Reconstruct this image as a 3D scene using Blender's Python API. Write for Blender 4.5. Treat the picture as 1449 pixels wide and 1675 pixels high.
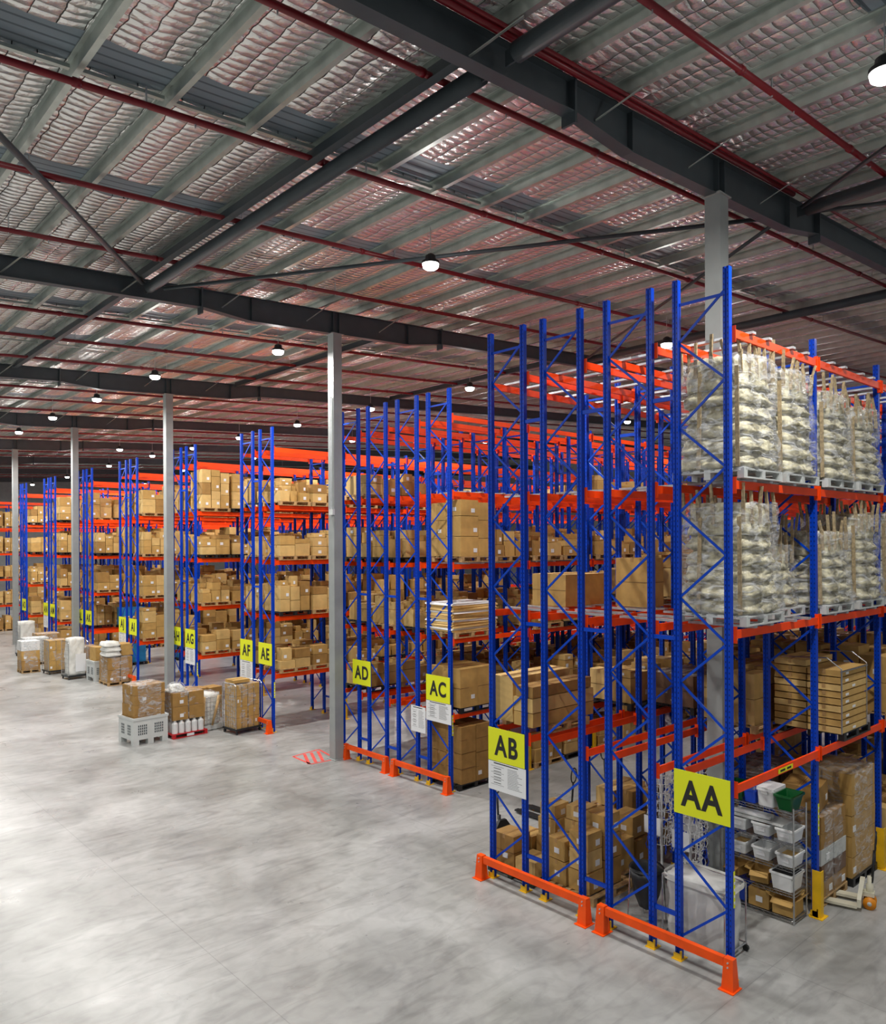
import bpy, bmesh, math, random
from mathutils import Vector, Matrix
from mathutils.bvhtree import BVHTree
R = random.Random(7)
S = bpy.context.scene
COL = S.collection
for o in list(bpy.data.objects): bpy.data.objects.remove(o)

# ------------------------------------------------------------------ camera, world, exposure
W_PX, F_PX, YAW, ROLL, HORIZON = 1449.0, 1270.37, 0.8374, 0.0048, 889.79
EYE = 6.0
cam = bpy.data.objects.new('camera', bpy.data.cameras.new('camera')); COL.objects.link(cam)
fw = Vector((math.cos(YAW), math.sin(YAW), 0)); rt = Vector((math.sin(YAW), -math.cos(YAW), 0)); up = Vector((0, 0, 1))
xa = math.cos(ROLL) * rt - math.sin(ROLL) * up; ya = math.sin(ROLL) * rt + math.cos(ROLL) * up
cam.matrix_world = Matrix(((xa.x, ya.x, -fw.x, 0), (xa.y, ya.y, -fw.y, 0), (xa.z, ya.z, -fw.z, EYE), (0, 0, 0, 1)))
cam.data.sensor_fit = 'HORIZONTAL'; cam.data.sensor_width = 36
cam.data.lens = 36 * F_PX / W_PX; cam.data.shift_y = (HORIZON - 837.5) / W_PX
cam.data.clip_start = 0.1; cam.data.clip_end = 400
S.camera = cam
w = bpy.data.worlds.new('world'); S.world = w; w.use_nodes = True
w.node_tree.nodes['Background'].inputs[0].default_value = (0.93, 0.97, 1.0, 1)
w.node_tree.nodes['Background'].inputs[1].default_value = 0.3
S.view_settings.view_transform = 'Standard'; S.view_settings.look = 'None'
S.view_settings.exposure = -0.42; S.view_settings.gamma = 1
LAMP_W = 560.0

# ------------------------------------------------------------------ materials
def srgb(r, g, b):
    f = lambda c: (c / 255 / 12.92) if c / 255 <= 0.04045 else ((c / 255 + 0.055) / 1.055) ** 2.4
    return (f(r), f(g), f(b), 1)
def mat(name, col, rough=0.5, metal=0.0, var=0.0, scale=3.0, bump=0.0, bscale=20.0, dark=None, spec=0.5):
    m = bpy.data.materials.new(name); m.use_nodes = True
    nt = m.node_tree; b = nt.nodes['Principled BSDF']
    b.inputs['Base Color'].default_value = col; b.inputs['Roughness'].default_value = rough; b.inputs['Metallic'].default_value = metal
    b.inputs['Specular IOR Level'].default_value = spec
    tc = nt.nodes.new('ShaderNodeTexCoord')
    if var > 0:
        n = nt.nodes.new('ShaderNodeTexNoise'); n.inputs['Scale'].default_value = scale; n.inputs['Detail'].default_value = 5
        nt.links.new(tc.outputs['Object'], n.inputs['Vector'])
        cr = nt.nodes.new('ShaderNodeValToRGB'); nt.links.new(n.outputs['Fac'], cr.inputs[0])
        d = dark or tuple(c * (1 - var) for c in col[:3]) + (1,)
        cr.color_ramp.elements[0].color = d; cr.color_ramp.elements[0].position = 0.35
        cr.color_ramp.elements[1].color = tuple(min(1, c * (1 + var * 0.5)) for c in col[:3]) + (1,); cr.color_ramp.elements[1].position = 0.65
        nt.links.new(cr.outputs[0], b.inputs['Base Color'])
    if bump > 0:
        n2 = nt.nodes.new('ShaderNodeTexNoise'); n2.inputs['Scale'].default_value = bscale
        nt.links.new(tc.outputs['Object'], n2.inputs['Vector'])
        bp = nt.nodes.new('ShaderNodeBump'); bp.inputs['Strength'].default_value = bump; bp.inputs['Distance'].default_value = 0.02
        nt.links.new(n2.outputs['Fac'], bp.inputs['Height']); nt.links.new(bp.outputs[0], b.inputs['Normal'])
    return m
M = {}
M['orange'] = mat('orange_enamel', srgb(252, 72, 6), 0.4, var=0.1, spec=0.3)
M['redorange'] = mat('guard_orange', srgb(244, 84, 10), 0.45, var=0.12, spec=0.3)
M['bluef'] = mat('blue_plain', srgb(0, 66, 188), 0.38, spec=0.25)
M['yellow'] = mat('yellow_paint', srgb(240, 190, 20), 0.5, var=0.15)
M['signy'] = mat('sign_yellow', srgb(226, 232, 20), 0.45)
M['paper'] = mat('white_sheet', srgb(228, 230, 232), 0.6)
M['ink'] = mat('black_ink', srgb(28, 28, 26), 0.6)
M['galv'] = mat('galvanised', srgb(196, 200, 203), 0.35, metal=0.55, var=0.15, scale=8)
M['column'] = mat('grey_column_paint', srgb(150, 155, 154), 0.5, var=0.06)
M['steel'] = mat('dark_steel_paint', srgb(66, 75, 80), 0.5, var=0.12)
M['purlin'] = mat('purlin_galv', srgb(188, 196, 190), 0.36, metal=0.65, var=0.1, scale=4)
M['pipe'] = mat('red_pipe_paint', srgb(120, 8, 24), 0.35, var=0.1)
M['kraft'] = mat('kraft', srgb(188, 150, 84), 0.75, var=0.12, scale=5)
M['kraft2'] = mat('kraft_light', srgb(206, 172, 108), 0.75, var=0.1, scale=5)
M['kraft3'] = mat('kraft_dark', srgb(160, 122, 64), 0.75, var=0.15, scale=5)
M['tape'] = mat('carton_tape', srgb(176, 138, 86), 0.3)
M['seam'] = mat('carton_seam', srgb(96, 68, 40), 0.8)
M['wood'] = mat('pallet_wood', srgb(186, 152, 104), 0.8, var=0.3, scale=9)
M['blackp'] = mat('black_plastic', srgb(30, 32, 34), 0.45)
M['greyp'] = mat('grey_plastic', srgb(200, 204, 202), 0.45, var=0.05)
M['clearp'] = mat('light_tub_plastic', srgb(230, 233, 233), 0.3)
M['greenp'] = mat('green_plastic', srgb(4, 84, 36), 0.3)
M['dgreen'] = mat('dark_green_plastic', srgb(30, 52, 44), 0.5)
M['bluep'] = mat('blue_plastic', srgb(20, 70, 200), 0.35)
M['redp'] = mat('red_paint', srgb(190, 30, 36), 0.5)
M['floorred'] = mat('red_floor_paint', srgb(226, 84, 76), 0.6, var=0.25, scale=12)
M['chrome'] = mat('chrome_wire', srgb(190, 192, 194), 0.22, metal=0.9)
M['white'] = mat('white_goods', srgb(226, 228, 228), 0.55, var=0.08)
M['cloth'] = mat('white_sack', srgb(222, 222, 216), 0.7, var=0.12, scale=6, bump=0.5, bscale=9)
M['sack'] = mat('beige_sack', srgb(208, 202, 172), 0.6, var=0.35, scale=7, bump=0.9, bscale=14, dark=srgb(122, 114, 84))
M['strap'] = mat('beige_strap', srgb(168, 150, 116), 0.8, var=0.35, scale=25)
M['cream'] = mat('cream_enamel', srgb(216, 212, 190), 0.4, var=0.08)
M['amber'] = mat('amber_wheel', srgb(226, 140, 20), 0.45)
M['bagcloth'] = mat('translucent_bag', srgb(196, 197, 194), 0.45, var=0.1, scale=3)
M['wall'] = mat('wall_sheet', srgb(150, 152, 152), 0.6, var=0.08)
M['cyan'] = mat('blue_printed_carton', srgb(30, 130, 190), 0.5, var=0.25)
M['mauve'] = mat('mauve_goods', srgb(120, 76, 90), 0.6, var=0.35, scale=6)
M['brownwrap'] = mat('dark_brown_carton', srgb(110, 82, 62), 0.5, var=0.25, scale=4)

def math_node(nt, op, a, b=None, c=None):
    n = nt.nodes.new('ShaderNodeMath'); n.operation = op
    for i, v in enumerate((a, b, c)):
        if v is None: continue
        if isinstance(v, (int, float)): n.inputs[i].default_value = v
        else: nt.links.new(v, n.inputs[i])
    return n.outputs[0]
def blue_holes():
    m = mat('blue_upright_enamel', srgb(0, 60, 182), 0.36, spec=0.22); nt = m.node_tree; b = nt.nodes['Principled BSDF']
    tc = nt.nodes.new('ShaderNodeTexCoord'); sx = nt.nodes.new('ShaderNodeSeparateXYZ'); nt.links.new(tc.outputs['Object'], sx.inputs[0])
    fz = math_node(nt, 'FRACT', math_node(nt, 'DIVIDE', sx.outputs[2], 0.075))
    hz = math_node(nt, 'LESS_THAN', fz, 0.36)
    # two slot columns on every upright of a frame (uprights stand at local y = 0 and y = 0.78)
    dy = math_node(nt, 'ABSOLUTE', math_node(nt, 'SUBTRACT', math_node(nt, 'ABSOLUTE', math_node(nt, 'PINGPONG', sx.outputs[1], 0.39)), 0.026))
    hy = math_node(nt, 'LESS_THAN', dy, 0.006)
    h = math_node(nt, 'MULTIPLY', hz, hy)
    mx = nt.nodes.new('ShaderNodeMix'); mx.data_type = 'RGBA'; nt.links.new(h, mx.inputs[0])
    mx.inputs[6].default_value = srgb(0, 60, 182); mx.inputs[7].default_value = srgb(6, 14, 40)
    nt.links.new(mx.outputs[2], b.inputs['Base Color'])
    return m
M['blue'] = blue_holes()
def film_mat():
    m = bpy.data.materials.new('stretch_film'); m.use_nodes = True; nt = m.node_tree; b = nt.nodes['Principled BSDF']
    b.inputs['Base Color'].default_value = srgb(228, 232, 236); b.inputs['Roughness'].default_value = 0.16
    tc = nt.nodes.new('ShaderNodeTexCoord'); mp = nt.nodes.new('ShaderNodeMapping'); nt.links.new(tc.outputs['Object'], mp.inputs[0])
    mp.inputs['Scale'].default_value = (1.5, 1.5, 4); mp.inputs['Rotation'].default_value = (0.5, 0.3, 0)
    n = nt.nodes.new('ShaderNodeTexNoise'); n.inputs['Scale'].default_value = 2.6; n.inputs['Detail'].default_value = 7; n.inputs['Distortion'].default_value = 1.3
    nt.links.new(mp.outputs[0], n.inputs['Vector'])
    cr = nt.nodes.new('ShaderNodeValToRGB'); cr.color_ramp.elements[0].position = 0.44; cr.color_ramp.elements[0].color = (0.08,) * 3 + (1,)
    cr.color_ramp.elements[1].position = 0.68; cr.color_ramp.elements[1].color = (0.5,) * 3 + (1,)
    nt.links.new(n.outputs['Fac'], cr.inputs[0]); nt.links.new(cr.outputs[0], b.inputs['Alpha'])
    bp = nt.nodes.new('ShaderNodeBump'); bp.inputs['Strength'].default_value = 0.9; bp.inputs['Distance'].default_value = 0.05
    nt.links.new(n.outputs['Fac'], bp.inputs['Height']); nt.links.new(bp.outputs[0], b.inputs['Normal'])
    return m
M['film'] = film_mat()
def floor_mat():
    m = bpy.data.materials.new('polished_concrete'); m.use_nodes = True; nt = m.node_tree; b = nt.nodes['Principled BSDF']
    tc = nt.nodes.new('ShaderNodeTexCoord')
    def noise(scale, det, dist, rot=0, stretch=1):
        mp = nt.nodes.new('ShaderNodeMapping'); mp.inputs['Rotation'].default_value = (0, 0, rot); mp.inputs['Scale'].default_value = (1, stretch, 1)
        nt.links.new(tc.outputs['Object'], mp.inputs[0])
        n = nt.nodes.new('ShaderNodeTexNoise'); n.inputs['Scale'].default_value = scale; n.inputs['Detail'].default_value = det; n.inputs['Distortion'].default_value = dist
        nt.links.new(mp.outputs[0], n.inputs['Vector']); return n.outputs['Fac']
    def ramp(f, p0, p1, c0, c1):
        cr = nt.nodes.new('ShaderNodeValToRGB'); cr.color_ramp.elements[0].position = p0; cr.color_ramp.elements[1].position = p1
        cr.color_ramp.elements[0].color = c0; cr.color_ramp.elements[1].color = c1; nt.links.new(f, cr.inputs[0]); return cr.outputs[0]
    def mul(a, bb):
        mx = nt.nodes.new('ShaderNodeMix'); mx.data_type = 'RGBA'; mx.blend_type = 'MULTIPLY'; mx.inputs[0].default_value = 1
        nt.links.new(a, mx.inputs[6]); nt.links.new(bb, mx.inputs[7]); return mx.outputs[2]
    g = lambda v: (v, v, v, 1)
    c = ramp(noise(0.45, 8, 0.8), 0.35, 0.65, srgb(146, 147, 144), srgb(182, 183, 181))
    c = mul(c, ramp(noise(0.8, 6, 2.0, 0.6, 3.0), 0.32, 0.52, g(0.8), g(1)))
    c = mul(c, ramp(noise(3.2, 8, 1.0), 0.3, 0.6, g(0.86), g(1)))
    c = mul(c, ramp(noise(0.9, 3, 0.4, -0.4, 8.0), 0.28, 0.42, g(0.86), g(1)))
    # saw-cut joints every 5.75 m
    sx = nt.nodes.new('ShaderNodeSeparateXYZ'); nt.links.new(tc.outputs['Object'], sx.inputs[0])
    j = None
    for o in (0, 1):
        f = math_node(nt, 'ABSOLUTE', math_node(nt, 'SUBTRACT', math_node(nt, 'FRACT', math_node(nt, 'DIVIDE', math_node(nt, 'ADD', sx.outputs[o], 101.2), 5.744)), 0.5))
        k = math_node(nt, 'GREATER_THAN', f, 0.003 / 5.744 + 0.0 if False else 0.0012)
        j = k if j is None else math_node(nt, 'MULTIPLY', j, k)
    c = mul(c, ramp(j, 0.0, 1.0, g(0.78), g(1)))
    nt.links.new(c, b.inputs['Base Color'])
    r = nt.nodes.new('ShaderNodeMapRange'); nt.links.new(noise(1.3, 5, 0.6), r.inputs[0]); r.inputs[3].default_value = 0.2; r.inputs[4].default_value = 0.42
    nt.links.new(r.outputs[0], b.inputs['Roughness']); b.inputs['Specular IOR Level'].default_value = 0.45
    return m
M['floor'] = floor_mat()
def foil_mat():
    m = bpy.data.materials.new('foil_insulation'); m.use_nodes = True; nt = m.node_tree; b = nt.nodes['Principled BSDF']
    b.inputs['Metallic'].default_value = 0.8; b.inputs['Roughness'].default_value = 0.27; b.inputs['Base Color'].default_value = srgb(240, 240, 238)
    tc = nt.nodes.new('ShaderNodeTexCoord'); sx = nt.nodes.new('ShaderNodeSeparateXYZ'); nt.links.new(tc.outputs['Object'], sx.inputs[0])
    n = nt.nodes.new('ShaderNodeTexNoise'); n.inputs['Scale'].default_value = 2.2; n.inputs['Detail'].default_value = 6; nt.links.new(tc.outputs['Object'], n.inputs['Vector'])
    wob = math_node(nt, 'MULTIPLY', math_node(nt, 'SUBTRACT', n.outputs['Fac'], 0.5), 0.16)
    ax = math_node(nt, 'ABSOLUTE', math_node(nt, 'SINE', math_node(nt, 'MULTIPLY', math_node(nt, 'ADD', sx.outputs[0], wob), math.pi / 0.31)))
    ay = math_node(nt, 'ABSOLUTE', math_node(nt, 'SINE', math_node(nt, 'MULTIPLY', math_node(nt, 'ADD', sx.outputs[1], wob), math.pi / 0.16)))
    h = math_node(nt, 'MULTIPLY', math_node(nt, 'POWER', ax, 0.5), math_node(nt, 'POWER', ay, 0.6))
    n3 = nt.nodes.new('ShaderNodeTexNoise'); n3.inputs['Scale'].default_value = 9; n3.inputs['Detail'].default_value = 4; nt.links.new(tc.outputs['Object'], n3.inputs['Vector'])
    hh = math_node(nt, 'ADD', h, math_node(nt, 'MULTIPLY', n3.outputs['Fac'], 0.8))
    bp = nt.nodes.new('ShaderNodeBump'); bp.inputs['Strength'].default_value = 0.9; bp.inputs['Distance'].default_value = 0.035
    nt.links.new(hh, bp.inputs['Height']); nt.links.new(bp.outputs[0], b.inputs['Normal'])
    wire = math_node(nt, 'LESS_THAN', math_node(nt, 'MINIMUM', ax, math_node(nt, 'MULTIPLY', ay, 1.6)), 0.075)
    mx = nt.nodes.new('ShaderNodeMix'); mx.data_type = 'RGBA'; nt.links.new(wire, mx.inputs[0])
    mx.inputs[6].default_value = srgb(240, 240, 238); mx.inputs[7].default_value = srgb(84, 84, 82)
    nt.links.new(mx.outputs[2], b.inputs['Base Color'])
    return m
M['foil'] = foil_mat()
def sheet_mat():
    m = mat('bare_roof_sheet', srgb(122, 136, 146), 0.5, metal=0.1); nt = m.node_tree; b = nt.nodes['Principled BSDF']
    tc = nt.nodes.new('ShaderNodeTexCoord'); sx = nt.nodes.new('ShaderNodeSeparateXYZ'); nt.links.new(tc.outputs['Object'], sx.inputs[0])
    s = math_node(nt, 'FRACT', math_node(nt, 'DIVIDE', sx.outputs[1], 0.19)); s2 = math_node(nt, 'LESS_THAN', s, 0.2)
    mx = nt.nodes.new('ShaderNodeMix'); mx.data_type = 'RGBA'; nt.links.new(s2, mx.inputs[0])
    mx.inputs[6].default_value = srgb(128, 142, 152); mx.inputs[7].default_value = srgb(84, 96, 106)
    nt.links.new(mx.outputs[2], b.inputs['Base Color']); return m
M['sheet'] = sheet_mat()
def glow(name, col, s):
    m = bpy.data.materials.new(name); m.use_nodes = True; b = m.node_tree.nodes['Principled BSDF']
    b.inputs['Emission Color'].default_value = col; b.inputs['Emission Strength'].default_value = s; return m
M['lamp'] = glow('lamp_lens', (1, 0.97, 0.92, 1), 12)

# ------------------------------------------------------------------ mesh helpers
class MB:
    """collects shapes, then links them as ONE mesh object"""
    def __init__(s): s.v = []; s.f = []; s.m = []; s.mats = []
    def mi(s, m):
        if m not in s.mats: s.mats.append(m)
        return s.mats.index(m)
    def add(s, vs, fs, m):
        o = len(s.v); s.v += [tuple(v) for v in vs]; k = s.mi(m)
        for f in fs: s.f.append([i + o for i in f]); s.m.append(k)
        return s
    def box(s, x0, x1, y0, y1, z0, z1, m, sk=None):
        vs = [(x, y, z) for z in (z0, z1) for y in (y0, y1) for x in (x0, x1)]
        if sk: vs = [sk(v) for v in vs]
        return s.add(vs, [(0, 2, 3, 1), (4, 5, 7, 6), (0, 1, 5, 4), (2, 6, 7, 3), (0, 4, 6, 2), (1, 3, 7, 5)], m)
    def taper(s, cx, cy, z0, z1, a0, b0, a1, b1, m):
        vs = [(cx - a0, cy - b0, z0), (cx + a0, cy - b0, z0), (cx + a0, cy + b0, z0), (cx - a0, cy + b0, z0),
              (cx - a1, cy - b1, z1), (cx + a1, cy - b1, z1), (cx + a1, cy + b1, z1), (cx - a1, cy + b1, z1)]
        return s.add(vs, [(3, 2, 1, 0), (4, 5, 6, 7), (0, 1, 5, 4), (1, 2, 6, 5), (2, 3, 7, 6), (3, 0, 4, 7)], m)
    def bar(s, a, b, w, h, m):
        a = Vector(a); b = Vector(b); d = (b - a).normalized()
        ref = Vector((0, 0, 1)) if abs(d.z) < 0.95 else Vector((1, 0, 0))
        p = d.cross(ref).normalized() * w / 2; q = p.cross(d).normalized() * h / 2
        vs = [a - p - q, a + p - q, a + p + q, a - p + q, b - p - q, b + p - q, b + p + q, b - p + q]
        return s.add(vs, [(3, 2, 1, 0), (4, 5, 6, 7), (0, 1, 5, 4), (1, 2, 6, 5), (2, 3, 7, 6), (3, 0, 4, 7)], m)
    def tube(s, pts, r, m, n=8, closed=False):
        pts = [Vector(p) for p in pts]; rings = []; N = len(pts)
        for i, p in enumerate(pts):
            if closed: d = pts[(i + 1) % N] - pts[i - 1]
            else: d = pts[min(i + 1, N - 1)] - pts[max(i - 1, 0)]
            d.normalize(); ref = Vector((0, 0, 1)) if abs(d.z) < 0.9 else Vector((1, 0, 0))
            u = d.cross(ref).normalized(); v = u.cross(d)
            rr = r[i] if isinstance(r, (list, tuple)) else r
            rings.append([p + (u * math.cos(2 * math.pi * k / n) + v * math.sin(2 * math.pi * k / n)) * rr for k in range(n)])
        vs = [x for g in rings for x in g]; fs = []
        for i in range(N if closed else N - 1):
            j = (i + 1) % N
            for k in range(n): fs.append((i * n + k, i * n + (k + 1) % n, j * n + (k + 1) % n, j * n + k))
        if not closed: fs += [tuple(range(n))[::-1], tuple((N - 1) * n + k for k in range(n))]
        return s.add(vs, fs, m)
    def prism(s, poly, z0, z1, m):
        n = len(poly); vs = [(x, y, z0) for x, y in poly] + [(x, y, z1) for x, y in poly]
        fs = [(i, (i + 1) % n, n + (i + 1) % n, n + i) for i in range(n)] + [tuple(range(n))[::-1], tuple(range(n, 2 * n))]
        return s.add(vs, fs, m)
    def mesh(s, name):
        me = bpy.data.meshes.new(name); me.from_pydata(s.v, [], s.f)
        for m in s.mats: me.materials.append(m)
        me.polygons.foreach_set('material_index', s.m); me.update()
        bm = bmesh.new(); bm.from_mesh(me); bmesh.ops.recalc_face_normals(bm, faces=bm.faces); bm.to_mesh(me); bm.free()
        return me
    def build(s, name, parent=None, smooth=False, loc=None):
        me = s.mesh(name); o = bpy.data.objects.new(name, me); COL.objects.link(o)
        if parent: o.parent = parent
        if loc: o.location = loc
        if smooth: me.polygons.foreach_set('use_smooth', [True] * len(me.polygons))
        return o
def inst(name, me, loc=(0, 0, 0), rz=0, parent=None):
    o = bpy.data.objects.new(name, me); COL.objects.link(o); o.location = loc; o.rotation_euler = (0, 0, rz)
    if parent: o.parent = parent
    return o
def tag(o, label=None, cat=None, group=None, kind=None):
    if label: o['label'] = label
    if cat: o['category'] = cat
    if group: o['group'] = group
    if kind: o['kind'] = kind
    return o
def thing(name, label, cat, loc=(0, 0, 0), rz=0, group=None):
    o = bpy.data.objects.new(name, None); COL.objects.link(o); o.empty_display_size = 0.2
    o.location = loc; o.rotation_euler = (0, 0, rz); return tag(o, label, cat, group)
def copy_tree(o, parent=None):
    c = o.copy(); COL.objects.link(c)
    if parent: c.parent = parent
    for ch in list(o.children): copy_tree(ch, c)
    return c
ORD = ['first', 'second', 'third', 'fourth', 'fifth', 'sixth', 'seventh', 'eighth', 'ninth', 'tenth', 'eleventh', 'twelfth']

# ------------------------------------------------------------------ shell
PITCH = 0.0525
RZ0 = 12.10                     # underside of the roof sheet at X = 0
X_MIN, X_MAX, Y_MIN, Y_MAX = -16.0, 74.0, -16.0, 92.0
roofz = lambda x, dz=0: RZ0 + dz + PITCH * x
fl = MB().add([(X_MIN, Y_MIN, 0), (X_MAX, Y_MIN, 0), (X_MAX, Y_MAX, 0), (X_MIN, Y_MAX, 0), (X_MIN, Y_MIN, -.3), (X_MAX, Y_MIN, -.3), (X_MAX, Y_MAX, -.3), (X_MIN, Y_MAX, -.3)],
              [(0, 1, 2, 3), (7, 6, 5, 4), (0, 4, 5, 1), (1, 5, 6, 2), (2, 6, 7, 3), (3, 7, 4, 0)], M['floor']).build('floor')
tag(fl, 'grey polished concrete floor with scuffs and saw cuts', kind='structure')
PX0, PSP = 3.18, 1.235          # purlin position and spacing
P_X = [PX0 + PSP * k for k in range(-15, 57)]
bands = []
for k in range(-2, 8):
    b0 = 6.69 + 11.487 * k
    bands += [(b0 + 3.2, b0 + 3.95), (b0 + 6.9, b0 + 7.7)]
bands = [(1.75, 3.65) if abs(b[0] - 2.1) < 0.3 else b for b in bands]
cuts = sorted([Y_MIN, Y_MAX] + [v for b in bands for v in b if Y_MIN < v < Y_MAX])
cm = MB()
for a, b in zip(cuts[:-1], cuts[1:]):
    bare = any(abs(a - q[0]) < 1e-6 for q in bands)
    vs = []; fs = []
    for px in P_X[:-1]:
        for k in range(8):
            x = px + PSP * k / 8; sag = (0.004 if bare else 0.055) * math.sin(math.pi * k / 8) ** 1.0
            z = roofz(x) - sag + (0.0 if bare else 0)
            vs += [(x, a, z), (x, b, z)]
    vs += [(P_X[-1], a, roofz(P_X[-1])), (P_X[-1], b, roofz(P_X[-1]))]
    n = len(vs) // 2
    if bare:      # foil edges folded up to the sheet on both sides of the strip
        for q in (0, 1):
            ev = []
            for i in range(n):
                x, y, z = vs[2 * i + q]; k = i % 8; ev += [(x, y, z), (x, y, roofz(x) - .055 * math.sin(math.pi * k / 8))]
            cm.add(ev, [(2 * i, 2 * i + 1, 2 * i + 3, 2 * i + 2) for i in range(n - 1)], M['foil'])
    cm.add(vs, [(2 * i, 2 * i + 1, 2 * i + 3, 2 * i + 2) for i in range(n - 1)], M['sheet'] if bare else M['foil'])
vs = [(P_X[0], Y_MIN, roofz(P_X[0], .2)), (P_X[-1], Y_MIN, roofz(P_X[-1], .2)), (P_X[-1], Y_MAX, roofz(P_X[-1], .2)), (P_X[0], Y_MAX, roofz(P_X[0], .2))]
cm.add(vs, [(0, 1, 2, 3)], M['sheet'])  # unseen cover sheet above the roof, kept to block world light
tag(cm.build('ceiling'), 'foil lined pitched roof with bare steel strips', kind='structure')
tag(MB().box(X_MIN, X_MAX, Y_MAX, Y_MAX + .2, 0, 17, M['wall']).build('wall_back'), kind='structure')
tag(MB().box(X_MAX, X_MAX + .2, Y_MIN, Y_MAX, 0, 17, M['wall']).build('wall_right'), kind='structure')

# purlins: cold formed Z sections on the rafters
pm = MB()
L = Y_MAX - Y_MIN
d = 0.18
pm.box(-.003, .003, 0, L, -d, 0, M['purlin']); pm.box(-.07, -.0031, 0, L, -.005, 0, M['purlin']); pm.box(.0031, .08, 0, L, -d, -d + .005, M['purlin'])
pm.box(.074, .08, 0, L, -d + .0051, -d + .022, M['purlin']); pm.box(-.07, -.064, 0, L, -.022, -.0051, M['purlin'])
pme = pm.mesh('purlin')
for x in P_X:
    tag(inst('purlin', pme, (x, Y_MIN, roofz(x, -.004))), 'long pale galvanised purlin under the foil roof', 'roof beam', 'purlins under the roof')

COLX, COLY, COLS = 12.33, 6.69, 11.487
raft_me = None
def rafter(y, k):
    t = thing('rafter', ('dark grey tapered steel rafter, %s one away from the camera' % ORD[k]) if k >= 0 else 'dark grey tapered steel rafter behind the camera', 'roof beam', (COLX, y, 0))
    global raft_me
    if raft_me is None:
        X0, X1 = -28.0, 61.5; zt = lambda x: roofz(x + COLX, -.25)
        def dep(x):
            a = abs(x)
            if a < 2.6: return 0.62
            if a < 3.9: return 0.62 - 0.17 * (a - 2.6) / 1.3
            return 0.45
        xs = [X0, -3.9, -2.6, 0, 2.6, 3.9, X1]
        m = MB()
        for a, b in zip(xs[:-1], xs[1:]):
            da, db = dep(a), dep(b)
            for (wy, t0, t1) in ((.006, 0, None), ):
                vs = [(a, -wy, zt(a)), (a, wy, zt(a)), (a, -wy, zt(a) - da), (a, wy, zt(a) - da), (b, -wy, zt(b)), (b, wy, zt(b)), (b, -wy, zt(b) - db), (b, wy, zt(b) - db)]
                m.add(vs, [(0, 4, 6, 2), (1, 3, 7, 5)], M['steel'])
            for top in (True, False):
                za, zb = (zt(a), zt(b)) if top else (zt(a) - da, zt(b) - db)
                s = -.014 if top else .014; wy = .105
                vs = [(a, -wy, za), (a, wy, za), (a, -wy, za + s), (a, wy, za + s), (b, -wy, zb), (b, wy, zb), (b, -wy, zb + s), (b, wy, zb + s)]
                m.add(vs, [(0, 4, 5, 1), (2, 3, 7, 6), (0, 2, 6, 4), (1, 5, 7, 3)], M['steel'])
        sp = MB()
        for x in (-3.95, 3.95):
            sp.box(x - .02, x + .02, -.12, .12, zt(x) - .6, zt(x) + .03, M['steel'])
        st = MB()
        for x in (-2.6, -.1, .1, 2.6): st.box(x - .006, x + .006, -.1, .1, zt(x) - .6, zt(x) - .015, M['steel'])
        raft_me = (m.mesh('beam_body'), sp.mesh('splice_plate'), st.mesh('stiffener'))
    inst('beam_body', raft_me[0], parent=t); inst('splice_plate', raft_me[1], parent=t); inst('stiffener', raft_me[2], parent=t)
    return t
for k in range(-1, 8): rafter(COLY + COLS * k, k)
# fly braces between rafter and purlins
fm = MB()
fm.bar((0, 0, 0), (0.42, -.5, .42), .045, .01, M['purlin'])
for k in range(0, 4):
    for j in range(5):
        x = PX0 + PSP * (1 + 2 * j) - .42; y = COLY + COLS * k
        o = fm.build('fly_brace') if (k == 0 and j == 0) else inst('fly_brace', bpy.data.meshes['fly_brace'])
        o.location = (x, y - .02, roofz(x, -.62))
        tag(o, 'thin steel fly brace from rafter flange up to purlin', 'brace', 'fly braces on the rafters')
# columns
ck = ['tall grey steel column standing inside the AA rack', 'tall grey steel column at the left end of the AD rack', 'tall grey steel column beside the AH rack, behind the film wrapped pallets',
      'tall grey steel column between the AL and AK racks', 'tall grey steel column furthest left by the AO rack']
cm_ = MB(); zc = roofz(COLX, -.25) - .63
cm_.box(-.14, .14, -.14, -.126, 0, zc, M['column']); cm_.box(-.14, .14, .126, .14, 0, zc, M['column']); cm_.box(-.14, -.13, -.125, .125, 0, zc, M['column']); cm_.box(.13, .14, -.125, .125, 0, zc, M['column'])
cme = cm_.mesh('shaft'); cap = MB().box(-.2, .2, -.17, .17, zc, zc + .02, M['column']).mesh('cap_plate')
bpm = MB().box(-.2, .2, -.2, .2, 0, .02, M['column']).mesh('base_plate')
for k in range(0, 7):
    t = thing('steel_column', ck[k] if k < 5 else 'grey steel column far away on the left', 'column', (COLX, COLY + COLS * k, 0), group=None if k < 5 else 'far columns')
    inst('shaft', cme, parent=t); inst('cap_plate', cap, parent=t); inst('base_plate', bpm, parent=t)
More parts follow.
